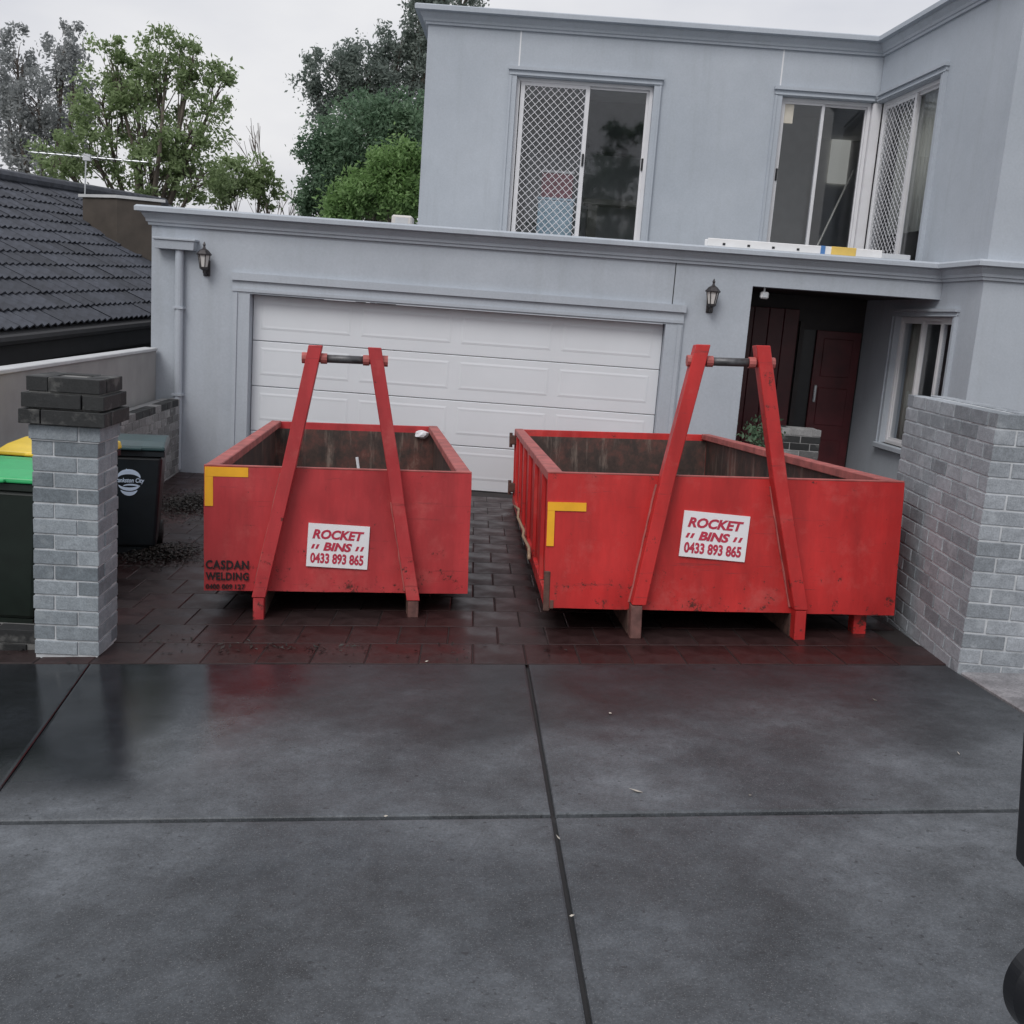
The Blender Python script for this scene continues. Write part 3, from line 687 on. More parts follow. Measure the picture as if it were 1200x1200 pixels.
# front door in the porch
fd = thing('front_door', 'dark maroon panelled front door with side panel inside the shaded porch', 'door', (2.55, YB, .1))
for k in range(5): MB().box(.0+k*.2, .195+k*.2, -.06, -.003, .0, 2.35).build('board', 'maroon_wood', fd, bevel=.006)
MB().box(1.02, 1.08, -.07, -.003, 0, 2.2).build('door_frame', 'dark_wood', fd); MB().box(1.08, 1.24, -.03, -.003, 0, 2.1).build('sidelight', 'black_plastic', fd)
lf = MB().box(1.26, 1.85, -.05, -.003, 0, 2.1).build('door_leaf', 'maroon_wood', fd, bevel=.004)
for z in (.15, .85, 1.5): MB().box(1.36, 1.75, -.062, -.05, z, z+.5).build('panel', 'maroon_wood', lf, bevel=.008)
MB().box(1.30, 1.335, -.09, -.051, 1.15, 1.38).build('handle', 'aluminium', lf, bevel=.008)
# low brick pier in the porch mouth
pr0 = onY(915, 502, 12.35); pr1 = onY(962, 505, 12.35)
pp = thing('brick_pier', 'low dark brick pier standing in the porch opening', 'pier', (pr0.x, 12.3, -.02))
for k in range(12):
    z = 1.03+.02-(k+.5)*CH
    for i, (xx, l) in enumerate(((0, .23), (.24, .23)) if k % 2 else ((0, .11), (.12, .23), (.36, .11))):
        brick(pp, 'brick_dark' if k % 3 else 'brick_old', (xx+l/2, .055, z), l-.002)
    brick(pp, 'brick_dark', (.055, .25, z), .24, math.pi/2)
MB().box(.006, .464, .006, .36, 0, 1.04).build('mortar', 'mortar_old', pp)
# rainwater head and downpipe
dn = thing('downpipe', 'grey downpipe below a box rainwater head on the garage corner', 'downpipe', (-4.06, YG, 0))
MB().hexa([(-.26, -.13, 2.56), (.18, -.13, 2.56), (.18, .0, 2.56), (-.26, .0, 2.56), (-.27, -.14, 2.66), (.19, -.14, 2.66), (.19, 0, 2.66), (-.27, 0, 2.66)]).build('rainwater_head', 'render', dn, bevel=.004)
MB().box(-.285, .205, -.155, -.001, 2.66, 2.685).build('head_lip', 'render', dn, bevel=.004)
MB().tube([(0, -.06, 2.57), (0, -.06, .03)], .048, 14).build('pipe', 'render', dn, smooth=False)
for z in (.9, 1.9): MB().box(-.06, .06, -.115, -.001, z, z+.025).build('bracket', 'render', dn)
# wall lanterns
def lantern(x, label):
    l = thing('wall_lantern', label, 'wall lantern', (x, YG, 2.27), 0, 'coach lanterns on the garage wall')
    MB().box(-.04, .04, -.02, 0, .02, .2).build('backplate', 'lantern_bronze', l, bevel=.006)
    MB().tube([(0, -.01, .06), (0, -.07, .03), (0, -.12, .06), (0, -.12, .1)], .014, 8).build('arm', 'lantern_bronze', l)
    MB().lathe((0, -.12, .1), [(.02, -.02), (.05, 0), (.052, .015), (.03, .018)], 6).build('base', 'lantern_bronze', l)
    MB().lathe((0, -.12, .12), [(.042, 0), (.066, .13)], 6).build('glass_body', 'cream_panel', l)
    for k in range(6):
        a = k*math.pi/3
        MB().tube([(.044*math.cos(a), -.12+.044*math.sin(a), .115), (.069*math.cos(a), -.12+.069*math.sin(a), .255)], .006, 5).build('rib', 'lantern_bronze', l)
    MB().lathe((0, -.12, .25), [(.085, 0), (.088, .012), (.05, .055), (.018, .075), (.012, .1), (.018, .115), (.003, .15)], 6).build('cap', 'lantern_bronze', l)
lantern(2.03, 'dark bronze coach lantern on the wall beside the porch opening'); lantern(-3.76, 'dark bronze coach lantern on the wall beside the downpipe')
sl = thing('sensor_light', 'small white sensor light under the porch lintel', 'light', (2.66, YG+.12, PZ))
MB().tube([(0, 0, 0), (0, 0, -.05)], .012, 8).build('stem', 'ladder_white', sl); MB().box(-.045, .045, -.06, .03, -.13, -.05).build('lamp_head', 'ladder_white', sl, bevel=.015)
MB().box(-.03, .03, -.063, -.06, -.115, -.065).build('lens', 'aluminium', sl)
# ladder lying on the parapet
ld = thing('ladder', 'white aluminium ladder with blue and yellow sections lying on the parapet', 'ladder', (1.93, YG-.02, 3.0305), 0)
for y in (0., .2): MB().box(0, 1.98, y, y+.03, 0, .09).build('stile', 'ladder_white', ld, bevel=.006)
for k in range(6): MB().box(.16+k*.3, .2+k*.3, .03, .2, .03, .06).build('rung', 'aluminium', ld)
for k in range(6): MB().box(.17+k*.28, .2+k*.28, -.004, .0, .02, .045).build('rung_end', 'black_plastic', ld)
MB().box(1.28, 1.33, -.006, .236, -.0, .094).build('strap', 'ladder_blue', ld); MB().box(1.4, 1.68, -.007, .237, .0, .093).build('guard', 'ladder_yellow', ld, bevel=.004)
MB().box(1.98, 2.3, .0, .23, 0, .06).build('foot_section', 'aluminium', ld, bevel=.006)
# roof unit
u0 = onY(472, 255, 13.6)
ac = thing('roof_unit', 'small pale box unit on the garage roof behind the parapet', 'roof unit', (u0.x, 13.6, 2.78))
MB().box(-.13, .13, -.1, .15, 0, .46).build('casing', 'cream_panel', ac, bevel=.02); MB().box(-.08, .08, -.104, -.1, .36, .43).build('vent', 'aluminium', ac)
# things seen through the upstairs glass
b1 = onY(650, 255, 15.2)
bb = thing('storage_box', 'pale blue box standing behind the upstairs security grille', 'box', (b1.x, 15.25, 2.9))
MB().box(-.25, .25, -.15, .2, 0, .83).build('carton', 'box_blue', bb, bevel=.01); MB().box(-.26, .26, -.16, .21, .83, .86).build('lid', 'box_blue', bb)
b2 = thing('storage_box', 'maroon box on top of the pale blue box upstairs', 'box', (b1.x, 15.27, 3.76))
MB().box(-.22, .22, -.13, .17, 0, .34).build('carton', 'box_maroon', b2, bevel=.01); MB().box(-.23, .23, -.14, .18, .34, .37).build('lid', 'cream_panel', b2)
pt, pb_ = onY(1000, 200, 15.6), onY(966, 275, 15.3)
dv = (pb_-pt).normalized(); pe = pb_+dv*((pb_.z-2.91)/-dv.z) if dv.z < 0 else pb_
brm = thing('broom', 'pale broomstick leaning inside the upstairs corner window', 'broom', pe)
MB().tube([(0, 0, .1), (pt-pe)], .014, 8).build('stick', 'cream', brm); MB().box(-.15, .15, -.03, .03, -.0, .11).build('brush', 'black_plastic', brm, bevel=.01)
pn = onY(923, 131, YU+.05)
MB().box(-.075, .075, -.002, .002, -.14, .14).build('paper_note', 'cream', None); o = bpy.data.objects['paper_note']; o.location = (pn.x+.01, YU+.079, pn.z)
tag(o, 'cream paper stuck to the top of the upstairs corner window', 'paper')

# ------------------------------------------------------------------ skip bins
def bin_frame(x, y, psi, w_, ba, bb_):
    u = Vector((math.cos(psi), math.sin(psi), 0)); v = Vector((-u.y, u.x, 0))
    X = Vector((u.x, u.y, ba)).normalized(); Y = Vector((v.x, v.y, bb_)); Y = (Y-X*X.dot(Y)).normalized(); Z = X.cross(Y)
    mdp = Vector((x, y, 0))+u*w_/2; O = Vector((mdp.x, mdp.y, G(mdp.x, mdp.y)))-X*w_/2
    M = Matrix.Identity(4)
    for i in range(3): M[i][0], M[i][1], M[i][2], M[i][3] = X[i], Y[i], Z[i], O[i]
    return M
def bar(mb, pts, wx, y0, y1):
    """flat-sided box section following (x,z) points in the bin's front plane"""
    ring = []
    for i, (x, z) in enumerate(pts):
        a = Vector(pts[max(i-1, 0)]); b_ = Vector(pts[min(i+1, len(pts)-1)]); d_ = (b_-a).normalized(); nn = Vector((d_.y, -d_.x))
        k = wx/2/max(.6, abs(nn.x)) if True else wx/2
        ring.append([(x-k, y0, z), (x+k, y0, z), (x+k, y1, z), (x-k, y1, z)])
    vs = [v for r in ring for v in r]; n_ = len(pts)
    fs = [(4*i+j, 4*i+(j+1) % 4, 4*(i+1)+(j+1) % 4, 4*(i+1)+j) for i in range(n_-1) for j in range(4)]+[(3,2,1,0), tuple(4*(n_-1)+j for j in range(4))]
    return mb.add(vs, fs)
from mathutils import noise as mnoise
def dented(x0, x1, z0, z1, y0, y1, seed, amp=.017, nx=40, nz=18):
    vs = []
    for j in range(nz+1):
        for i in range(nx+1):
            x = x0+(x1-x0)*i/nx; z = z0+(z1-z0)*j/nz
            ed = min(1, min(i, nx-i, j, nz-j)/4)
            k = mnoise.noise((x*1.7+seed, z*1.9, seed*.37))*.6+mnoise.noise((x*4.2, z*4+seed, 1.3))*.3
            edge = mnoise.noise((x*5+seed, z*5, 7.7))*.0035
            vs.append((x+(edge if i in (0, nx) else 0), y0+amp*(k-.1)*(.25+.75*ed)+.002, z+(edge if j in (0, nz) else 0)))
    f = [(j*(nx+1)+i, j*(nx+1)+i+1, (j+1)*(nx+1)+i+1, (j+1)*(nx+1)+i) for j in range(nz) for i in range(nx)]
    o = len(vs); rim = [i for i in range(nx+1)]+[j*(nx+1)+nx for j in range(1, nz+1)]+[nz*(nx+1)+i for i in range(nx-1, -1, -1)]+[j*(nx+1) for j in range(nz-1, 0, -1)]
    q = len(rim)
    for r_ in rim: vs.append(vs[r_])
    for r_ in rim: vs.append((vs[r_][0], y1, vs[r_][2]))
    f += [(o+(k+1) % q, o+k, o+q+k, o+q+(k+1) % q) for k in range(q)]+[tuple(o+q+k for k in range(q))[::-1]]
    return MB().add(vs, f)
def skip_bin(label, fr, w_, l, h, c, red, armL, armR, zbar, sign, tape, ribs, foot_red):
    b = thing('skip_bin', label, 'skip bin', mat=fr, group=None)
    T = c+h; rw_ = .095
    dented(0, w_, c, T, 0, .016, w_*3).build('front_panel', red, b, smooth=False)
    for p_ in b.children[-1].data.polygons: p_.use_smooth = abs(p_.normal.y) > .8
    MB().box(.03, w_-.03, .0165, .02, c+.05, T-.012).build('front_lining', 'grime', b)
    MB().box(0, w_, .0, .03, T+.0005, T+.01).build('front_rim', 'red_worn', b, bevel=.002)
    for sd_ in (0, 1):
        xo = (lambda x: x) if sd_ == 0 else (lambda x: w_-x)
        bx_ = lambda x0, x1: sorted((xo(x0), xo(x1)))
        x0, x1 = bx_(.03, .036); sp_ = MB().box(x0, x1, .02, l, c, T-.05).build('side_panel', red, b)
        x0, x1 = bx_(.037, .04); MB().box(x0, x1, .02, l-.02, c+.03, T-.05).build('lining', 'grime', sp_)
        x0, x1 = bx_(0.001, rw_); MB().box(x0, x1, .031, l, T-.055, T+.008).build('side_rail', 'red_worn', b, bevel=.006)
        x0, x1 = bx_(0.001, .05); MB().box(x0, x1, .015, .07, c-.001, T-.056).build('corner_post', 'red_worn', b, bevel=.004)
        k = .55
        while k < l-.1:
            x0, x1 = bx_(0.002, .03); MB().box(x0, x1, k, k+.07, c+.02, T-.056).build('rib', red, b, bevel=.004); k += ribs
        x0, x1 = bx_(0.003, .06); MB().box(x0, x1, .07, l, c, c+.08).build('bottom_rail', red, b)
    MB().box(.03, w_-.03, .02, l, c, c+.006).build('floor', 'grime', b)
    rd = MB().box(0, w_, l, l+.04, c, T).build('rear_door', red, b, bevel=.004)
    MB().box(.04, w_-.04, l-.006, l-.002, c+.02, T-.07).build('lining', 'grime', rd)
    for z in (c+.18, T-.12): 
        hg = MB().box(-.05, .02, l-.05, l+.06, z-.05, z+.05).build('hinge', 'rust', b, bevel=.008)
        MB().tube([(-.04, l+.0, z-.08), (-.04, l+.0, z+.08)], .018, 8).build('pin', 'rust', hg)
    # lifting frame
    for k, arm in enumerate((armL, armR)):
        am = MB(); bar(am, arm[1:], .083, -.1, -.002); ao = am.build('lift_arm', red, b, bevel=.004)
        fm = MB().box(arm[0][0]-.034, arm[0][0]+.034, -.095, -.0, arm[0][1], arm[1][1]-.004).build('foot', red if foot_red[k] else 'foot_brown', b, bevel=.004)
        MB().box(arm[0][0]-.04, arm[0][0]+.04, .001, l*.5, .0, c-.001).build('skid', 'rust', b)
        wb = [(p_[0]+s9*.046, -.0035, p_[1]) for s9 in (-1,) for p_ in ((arm[1][0]+(arm[2][0]-arm[1][0])*t_, arm[1][1]+(arm[2][1]-arm[1][1])*t_) for t_ in [i9/14 for i9 in range(15)]) if c < p_[1] < T]
        if len(wb) > 2: MB().tube([(q9[0]+random.uniform(-.002, .002), q9[1], q9[2]) for q9 in wb], [random.uniform(.005, .009) for _ in wb], 6).build('weld_bead', 'red_worn', ao)
        x_, z_ = arm[2]; sgn = -1 if k == 0 else 1
        MB().box(x_-.02+sgn*.045, x_+.02+sgn*.045, -.05, -.002, z_-.26, z_-.225).build('lug', 'red_worn', ao, bevel=.004)
        xt, zt_ = arm[-1]; MB().tube([(xt+sgn*.045+(armL[-1][0]-armL[-2][0] if 0 else 0), -.05, zbar), (xt+sgn*.085, -.05, zbar)], .035, 10).build('bar_end', 'red_worn', ao)
    xa = armL[-1][0]+.02; xb = armR[-1][0]-.02
    hb = MB().tube([(xa, -.05, zbar), (xb, -.05, zbar)], .026, 12).build('hook_bar', 'worn_steel', b, smooth=True)
    for x_ in (xa+.03, xb-.03): MB().tube([(x_-.02, -.05, zbar), (x_+.02, -.05, zbar)], .034, 12).build('collar', 'red_worn', hb)
    # phone sign
    (sx, sz), ang, sw_, sh = sign
    Ms = Matrix.Translation((sx, -.009, sz)) @ Matrix.Rotation(ang, 4, 'Y')
    sg = MB().box(0, sw_, 0, .011, -sh, 0); me = sg.mesh('sign', 'sign_white'); me.transform(Ms); so_ = link(me, 'sign', b)
    RX = Matrix.Rotation(math.pi/2, 4, 'X')
    def tx(t, x, z, hgt, wid, sh_, bold, mt='sign_red'): return lettering(t, hgt*1.38, mt, so_, Ms @ Matrix.Translation((x*sw_, -.0012, -z*sh)) @ RX, shear=sh_, width=wid*sw_, bold=bold)
    tx('ROCKET', .075, .335, .205*sh, .84, .22, .0034); tx('BINS', .26, .605, .185*sh, .47, .22, .0034)
    for x in (.06, .13, .78, .86):
        qm = MB(); q0 = x*sw_; z0 = -.585*sh; hh = .11*sh; ww = .04*sw_; s_ = .03*sw_
        qm.add([(q0, -.001, z0), (q0+ww, -.001, z0), (q0+ww+s_, -.001, z0+hh), (q0+s_, -.001, z0+hh), (q0, -.0002, z0), (q0+ww, -.0002, z0), (q0+ww+s_, -.0002, z0+hh), (q0+s_, -.0002, z0+hh)], [(0,1,2,3),(7,6,5,4),(0,4,5,1),(1,5,6,2),(2,6,7,3),(3,7,4,0)])
        me = qm.mesh('dash', 'sign_red'); me.transform(Ms); link(me, 'dash', so_)
    tx('0433 893 865', .06, .9, .225*sh, .87, 0, .0034)
    tx0, tz0, tw, th, tt = tape
    MB().box(tx0, tx0+tw, -.0065, .004, tz0-tt, tz0).build('reflective_tape', 'tape', b); MB().box(tx0, tx0+tt*.85, -.0067, .004, tz0-th, tz0-tt-.001).build('reflective_tape', 'tape', b)
    return b
F1 = bin_frame(-1.9627, 6.4068, .1414, 1.696, .024, -.0389); F2 = bin_frame(.212, 6.1461, .052, 2.1869, .0393, -.0592)
sk1 = skip_bin('narrower faded red skip bin with black welder lettering and yellow corner tape', F1, 1.696, 4.137, .803, .15, 'red_faded',
    [(.352, -.02), (.352, .13), (.535, .98), (.688, 1.735)], [(1.337, -.01), (1.337, .122), (1.222, .752), (1.19, .96), (1.05, 1.737)], 1.655,
    ((.655, .605), .045, .392, .283), (.006, .95, .268, .25, .06), .6, (1, 0))
sk2 = skip_bin('wider bright red skip bin beside the brick boundary wall', F2, 2.187, 5.307, .83, .15, 'red_fresh',
    [(.56, -.01), (.572, .2), (.714, .987), (.881, 1.773)], [(1.57, -.03), (1.57, .192), (1.388, .994), (1.236, 1.779)], 1.677,
    ((.838, .777), .072, .408, .283), (.003, .806, .235, .27, .052), .85, (0, 1))
for k, (t, z, hh) in enumerate((('CASDAN', .295, .056), ('WELDING', .222, .05))):
    lettering(t, hh*1.38, 'black_paint', sk1, Matrix.Translation((.012, -.0055, z)) @ Matrix.Rotation(math.pi/2, 4, 'X'), width=.268, bold=.0016 if k < 2 else .0004, depth=.004, space=1.12)
MB().box(1.96, 2.04, .06, .16, -.06, .148).build('support_foot', 'red_fresh', sk2, bevel=.004)
for t, x_, wd_ in (('0400', .012, .085), ('009', .112, .066), ('127', .195, .062)):
    lettering(t, .032*1.38, 'black_paint', sk1, Matrix.Translation((x_, -.0055, .163)) @ Matrix.Rotation(math.pi/2, 4, 'X'), width=wd_, bold=.0004, depth=.004)
# bent, rusted corner of the wide bin
MB().box(-.004, .035, -.006, .02, .13, .38).build('corner_patch', 'rust', sk2, bevel=.006); MB().box(.036, .06, -.004, .0, .147, .2).build('corner_patch', 'rust', sk2, bevel=.002)
# rope hanging on the side of the wide bin
xax = Vector(F2.col[0][:3]); pts = []
for px, py, off in ((603, 593, -.01), (608, 597, -.02), (607, 607, -.03), (614, 622, -.02), (613, 629, -.03), (620, 642, -.02), (620, 655, -.03)):
    pts.append(onplane((px, py), F2 @ Vector((off, 0, 0)), xax))
o = MB().tube(pts, .013, 6).build('rope', 'rope', None, smooth=True); tag(o, 'tan rope trailing down the side of the wider skip bin', 'rope')
# scraps in the narrow bin
def scrap(name, local, size, label, mat='paper'):
    bm = bmesh.new(); bmesh.ops.create_icosphere(bm, subdivisions=2, radius=1)
    for v in bm.verts: v.co = Vector((v.co.x*size[0], v.co.y*size[1], v.co.z*size[2]))*random.uniform(.7, 1.25)
    me = bpy.data.meshes.new(name); bm.to_mesh(me); bm.free(); me.materials.append(MATS[mat])
    o = bpy.data.objects.new(name, me); col.objects.link(o); o.location = F1 @ Vector(local); return tag(o, label, 'litter')
scrap('plastic_scrap', (1.53, 4.1, .87), (.07, .03, .045), 'white plastic scrap caught at the back corner of the narrower skip bin')
o = MB().tube([(0, 0, 0), (.02, .01, .28), (-.02, .02, .56), (-.05, .02, .72)], .012, 6).build('broken_stick', 'paper', None); o.location = F1 @ Vector((.95, 1.6, .15)); tag(o, 'thin pale stick standing inside the narrower skip bin', 'stick')

# ------------------------------------------------------------------ wheelie bins
def wheelie(loc, rz, w_, dpt, h, body, lidm, label, logo=True):
    b = thing('wheelie_bin', label, 'wheelie bin', loc, rz, 'wheelie bins by the left wall')
    t = .8; zb = .06; H = h-.08
    def ring(k, z, ex=0): 
        a = w_/2*k+ex; f = dpt*(.5 if k == 1 else .42)
        return [(-a, -f-ex, z), (a, -f-ex, z), (a, dpt/2*(1 if k == 1 else .8)+ex, z), (-a, dpt/2*(1 if k == 1 else .8)+ex, z)]
    bo = MB().hexa(ring(t, zb)+ring(1, H-.05)).build('body', body, b, bevel=.025, seg=2)
    MB().hexa(ring(1, H-.05, .02)+ring(1, H, .02)).build('rim', body, b, bevel=.006)
    lm = MB(); a = w_/2+.025; f = dpt/2
    prof = [(-f-.035, H+.002), (-f-.03, H+.035), (-f*.6, H+.06), (f*.3, H+.075), (f+.03, H+.055), (f+.035, H+.002)]
    vs = [(s_*a*(1 if i in (0, 5) else .97), y, z) for s_ in (-1, 1) for i, (y, z) in enumerate(prof)]
    lm.add(vs, [tuple(range(5, -1, -1)), tuple(range(6, 12))]+[(i, (i+1) % 6, 6+(i+1) % 6, 6+i) for i in range(6)]); ld_ = lm.build('lid', lidm, b, bevel=.01, seg=2)
    MB().box(-.1, .1, -f-.06, -f-.03, H+.005, H+.025).build('grip', lidm, ld_, bevel=.005)
    MB().tube([(-a*.8, f+.07, H-.02), (a*.8, f+.07, H-.02)], .014, 8).build('handle', body, b)
    for s_ in (-1, 1): MB().box(s_*a*.7-.015, s_*a*.7+.015, f-.01, f+.08, H-.05, H).build('handle_bracket', body, b)
    for s_ in (-1, 1):
        wh = MB().tube([(s_*(w_*.36), dpt*.36, .1), (s_*(w_*.36+.05), dpt*.36, .1)], .1, 20).build('wheel', 'rubber', b); MB().tube([(s_*(w_*.36+.045), dpt*.36, .1), (s_*(w_*.36+.055), dpt*.36, .1)], .045, 12).build('hub', 'bin_black', wh)
    MB().box(-w_*.38, w_*.38, -dpt*.40, dpt*.3, .0, .062).build('base', body, b)
    if logo:
        sl_ = (dpt*.5-dpt*.42)/(H-.05-zb); fy = lambda z: -(dpt*.42+(z-zb)*sl_)-.004
        zc = H*.72; s_ = w_*.42
        lg = MB()
        def cres(x0, z0, R, t0, t1, th, nseg=12, ax=1., az=.6):
            vs = []
            for i in range(nseg+1):
                q = t0+(t1-t0)*i/nseg; tw = th*math.sin(math.pi*i/nseg)*.5+.002
                for sg in (-1, 1):
                    x = x0+(R+sg*tw)*math.cos(q)*ax; z = z0+(R+sg*tw)*math.sin(q)*az; vs.append((x, fy(z), z))
            lg.add(vs, [(2*i, 2*i+2, 2*i+3, 2*i+1) for i in range(nseg)])
        cres(0, zc, s_*.42, R_(15), R_(165), .05, ax=1, az=.75)            # leaping back
        lg.add([(s_*.03, fy(zc+.1), zc+s_*.33), (-s_*.1, fy(zc+.1), zc+s_*.44), (-s_*.12, fy(zc+.1), zc+s_*.3)], [(0, 1, 2)])
        lg.add([(-s_*.36, fy(zc), zc+s_*.12), (-s_*.5, fy(zc), zc+s_*.2), (-s_*.5, fy(zc), zc+s_*.03)], [(0, 1, 2)])
        cres(0, zc-s_*.12, s_*.4, R_(200), R_(340), .04, ax=1, az=.6); cres(s_*.08, zc-s_*.3, s_*.33, R_(20), R_(150), .035, ax=1, az=.35); cres(0, zc-s_*.2, s_*.36, R_(215), R_(325), .03, az=.95)
        lg.build('logo', 'logo_blue', b)
        lettering('Frankston City', .05, 'logo_blue', b, Matrix.Translation((-s_*.55, fy(zc)-.001, zc-.02)) @ Matrix.Rotation(math.pi/2, 4, 'X'), width=s_*1.1, shear=.2, bold=.001)
    return b
def gz(x, y): return G(x, y)+.001
wheelie((-3.16, 8.33, gz(-3.16, 8.33)), .27, .5, .54, .94, 'bin_black', 'lid_teal', 'dark teal wheelie bin with pale crest showing beside the brick pillar')
wheelie((-3.15, 6.33, gz(-3.15, 6.33)), .06, .55, .6, 1.0, 'bin_green', 'lid_green', 'wheelie bin with bright green lid behind the brick pillar', logo=False)
wheelie((-3.21, 7.15, gz(-3.21, 7.15)), .03, .56, .6, 1.04, 'bin_black', 'lid_yellow', 'wheelie bin with yellow lid behind the green lidded one')
# low dark brick edging left of the pillar
eg = thing('brick_edging', 'low dark brick edging beside the foot of the grey pillar', 'edging', (-3.85, 5.42, G(-3.2, 5.45)-.02), .083)
for k in range(2):
    for i in range(5): brick(eg, 'brick_dark', (.06+i*.24+(.06 if k else 0), .055+.09, k*CH+.04), .228)
MB().box(0, 1.2, .1, .24, -.1, .155).build('mortar', 'mortar_dark', eg)

# ------------------------------------------------------------------ leaf litter
def litter(name, c, rx, ry, n_, label, hgt=.05):
    vs, fs = [], []
    for i in range(n_):
        a, r_ = random.uniform(0, 6.283), abs(random.gauss(0, .5)); x, y = c[0]+rx*r_*math.cos(a), c[1]+ry*r_*math.sin(a)
        z = G(x, y)+.006+random.uniform(0, hgt)*max(0, 1-r_); L_ = random.uniform(.006, .022); t = random.uniform(0, 6.28); u_ = Vector((math.cos(t), math.sin(t), random.uniform(-.4, .4)))*L_; v_ = Vector((-math.sin(t), math.cos(t), random.uniform(-.5, .5)))*L_*.4
        P = Vector((x, y, z)); o_ = len(vs); vs += [P-u_, P+v_, P+u_, P-v_+Vector((0, 0, .004))]; fs.append((o_, o_+1, o_+2, o_+3))
    o = MB().add(vs, fs).build(name, 'leaf_litter', None); o['kind'] = 'stuff'; o['label'] = label; o['category'] = 'leaf litter'
h1 = onG(188, 650); litter('leaf_litter', h1, .45, .45, 4500, 'dark heap of wet leaves at the foot of the teal wheelie bin', .07)
h2 = onG(222, 592); litter('leaf_litter', h2, .5, .85, 4500, 'dark wet leaves heaped by the garage wall and retaining wall', .08)
h3 = onG(340, 760); litter('leaf_litter', h3, 2.2, .3, 160, 'scattered wet leaf bits on the pavers under the skip bins', .004)
def leaf(px, py, s_):
    P = onG(px, py); t = random.uniform(0, 6.28); u_ = Vector((math.cos(t), math.sin(t), 0))*s_; v_ = Vector((-math.sin(t), math.cos(t), 0))*s_*.4
    vs = [-u_, v_*.9-u_*.2+Vector((0, 0, .004)), u_+Vector((0, 0, .006)), -v_*.9-u_*.1, Vector((0, 0, -.003)), Vector((0, 0, .003))]
    o = MB().add(vs, [(0, 1, 5), (1, 2, 5), (2, 3, 5), (3, 0, 5), (1, 0, 4), (2, 1, 4), (3, 2, 4), (0, 3, 4)]).build('fallen_leaf', 'pale_leaf', None); o.location = P+Vector((0, 0, .004))
    tag(o, 'tiny pale fallen leaf on the wet concrete driveway', 'leaf', 'pale leaves on the driveway')
for px, py, s_ in ((745, 928, .03), (654, 983, .014), (879, 933, .009), (1123, 884, .012), (1025, 821, .014), (452, 958, .009), (670, 1075, .008), (715, 837, .016), (500, 776, .01)): leaf(px, py, s_)

# ------------------------------------------------------------------ neighbour's house on the left
e = ray(690, 323).normalized(); E2 = onY(175, 367, 14.0)
nx_ = Vector((-e.y, e.x, 0)).normalized(); pit = R_(27); up_ = nx_*math.cos(pit)+Vector((0, 0, math.sin(pit))); NN = e.cross(up_).normalized()
if NN.z < 0: NN = -NN
nb = thing('neighbour_house', 'neighbouring low house with dark grey tiled roof', 'house', E2)
def rel(P): return P-E2
k0, k1 = -9., 9.
tw_, th_ = .30, .32
def slope_at(px, py): P = onplane((px, py), E2, NN); d_ = P-E2; return d_.dot(e), d_.dot(up_)
ra, rb = slope_at(0, 205), slope_at(92, 228)
RS = 3.92
def rp3(a, s, h=0): return e*a+up_*s+NN*h
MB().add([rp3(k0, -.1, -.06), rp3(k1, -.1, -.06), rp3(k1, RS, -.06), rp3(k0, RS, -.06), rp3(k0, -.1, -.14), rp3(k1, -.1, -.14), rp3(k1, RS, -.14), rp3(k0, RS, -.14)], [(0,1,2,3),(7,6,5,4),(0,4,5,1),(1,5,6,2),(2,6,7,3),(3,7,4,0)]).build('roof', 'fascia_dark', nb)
def tile_geo():
    vs = []; N = 8
    for (s, lift) in ((-.03, .03), (th_, .0)):
        for i in range(N+1):
            t = i/N; wv = .018*math.cos(t*4*math.pi); vs.append((t*tw_, s, wv+lift))
    for i in range(N+1): vs.append((i/N*tw_, -.03, .018*math.cos(i/N*4*math.pi)+.012))
    M_ = N+1; return vs, [(i, i+1, M_+i+1, M_+i) for i in range(N)]+[(2*M_+i, 2*M_+i+1, i+1, i) for i in range(N)]
tv, tf = tile_geo()
def place(v, a, s): return rp3(a+v[0], s+v[1], v[2]-.04)
tb = MB().add([tuple(e*v[0]+up_*v[1]+NN*(v[2]-.04)) for v in tv], tf).mesh('tile', 'roof_tile')
tl = []; s = 0; 
r = 0
while s < RS:
    a = -9+(.15 if r % 2 else 0)
    while a < 9: 
        P = E2+rp3(a+.15, s+.15); d_ = P-CAM; z_ = d_.dot(FW)
        X_ = 600+F_PX*d_.dot(RT)/z_ if z_ > .1 else -999
        tl.append((a, s, (-30 < X_ < 185), z_)); a += tw_
    s += th_; r += 1
tl.sort(key=lambda q: (not q[2], q[3])); rest = MB()
for k, (a, s, vis, z_) in enumerate(tl):
    if k < 298: o = bpy.data.objects.new('tile', tb); col.objects.link(o); o.parent = nb; o.location = rp3(a, s, random.uniform(-.004, .006)); o.rotation_euler = (random.uniform(-.003, .003), random.uniform(-.005, .005), random.uniform(-.003, .003))
    else: rest.add([place(v, a, s) for v in tv], tf)
o = rest.build('tile_field', 'roof_tile', nb); o['kind'] = 'stuff'
RT_ = rp3(0, RS)
MB().tube([rp3(k0, RS, .0), rp3(k1, RS, .0)], .11, 10).build('ridge_capping', 'roof_tile', nb)
bk = nx_*math.cos(pit)-Vector((0, 0, math.sin(pit)))
MB().add([rp3(k0, RS, -.02), rp3(k1, RS, -.02), rp3(k1, RS, -.02)+bk*3.9, rp3(k0, RS, -.02)+bk*3.9], [(3,2,1,0)]).build('rear_slope', 'roof_tile', nb)
MB().obox(rp3(k0, -.1, -.16)-Vector((0, 0, .2)), e*(k1-k0), nx_*.03, (0, 0, .22)).build('fascia', 'fascia_dark', nb)
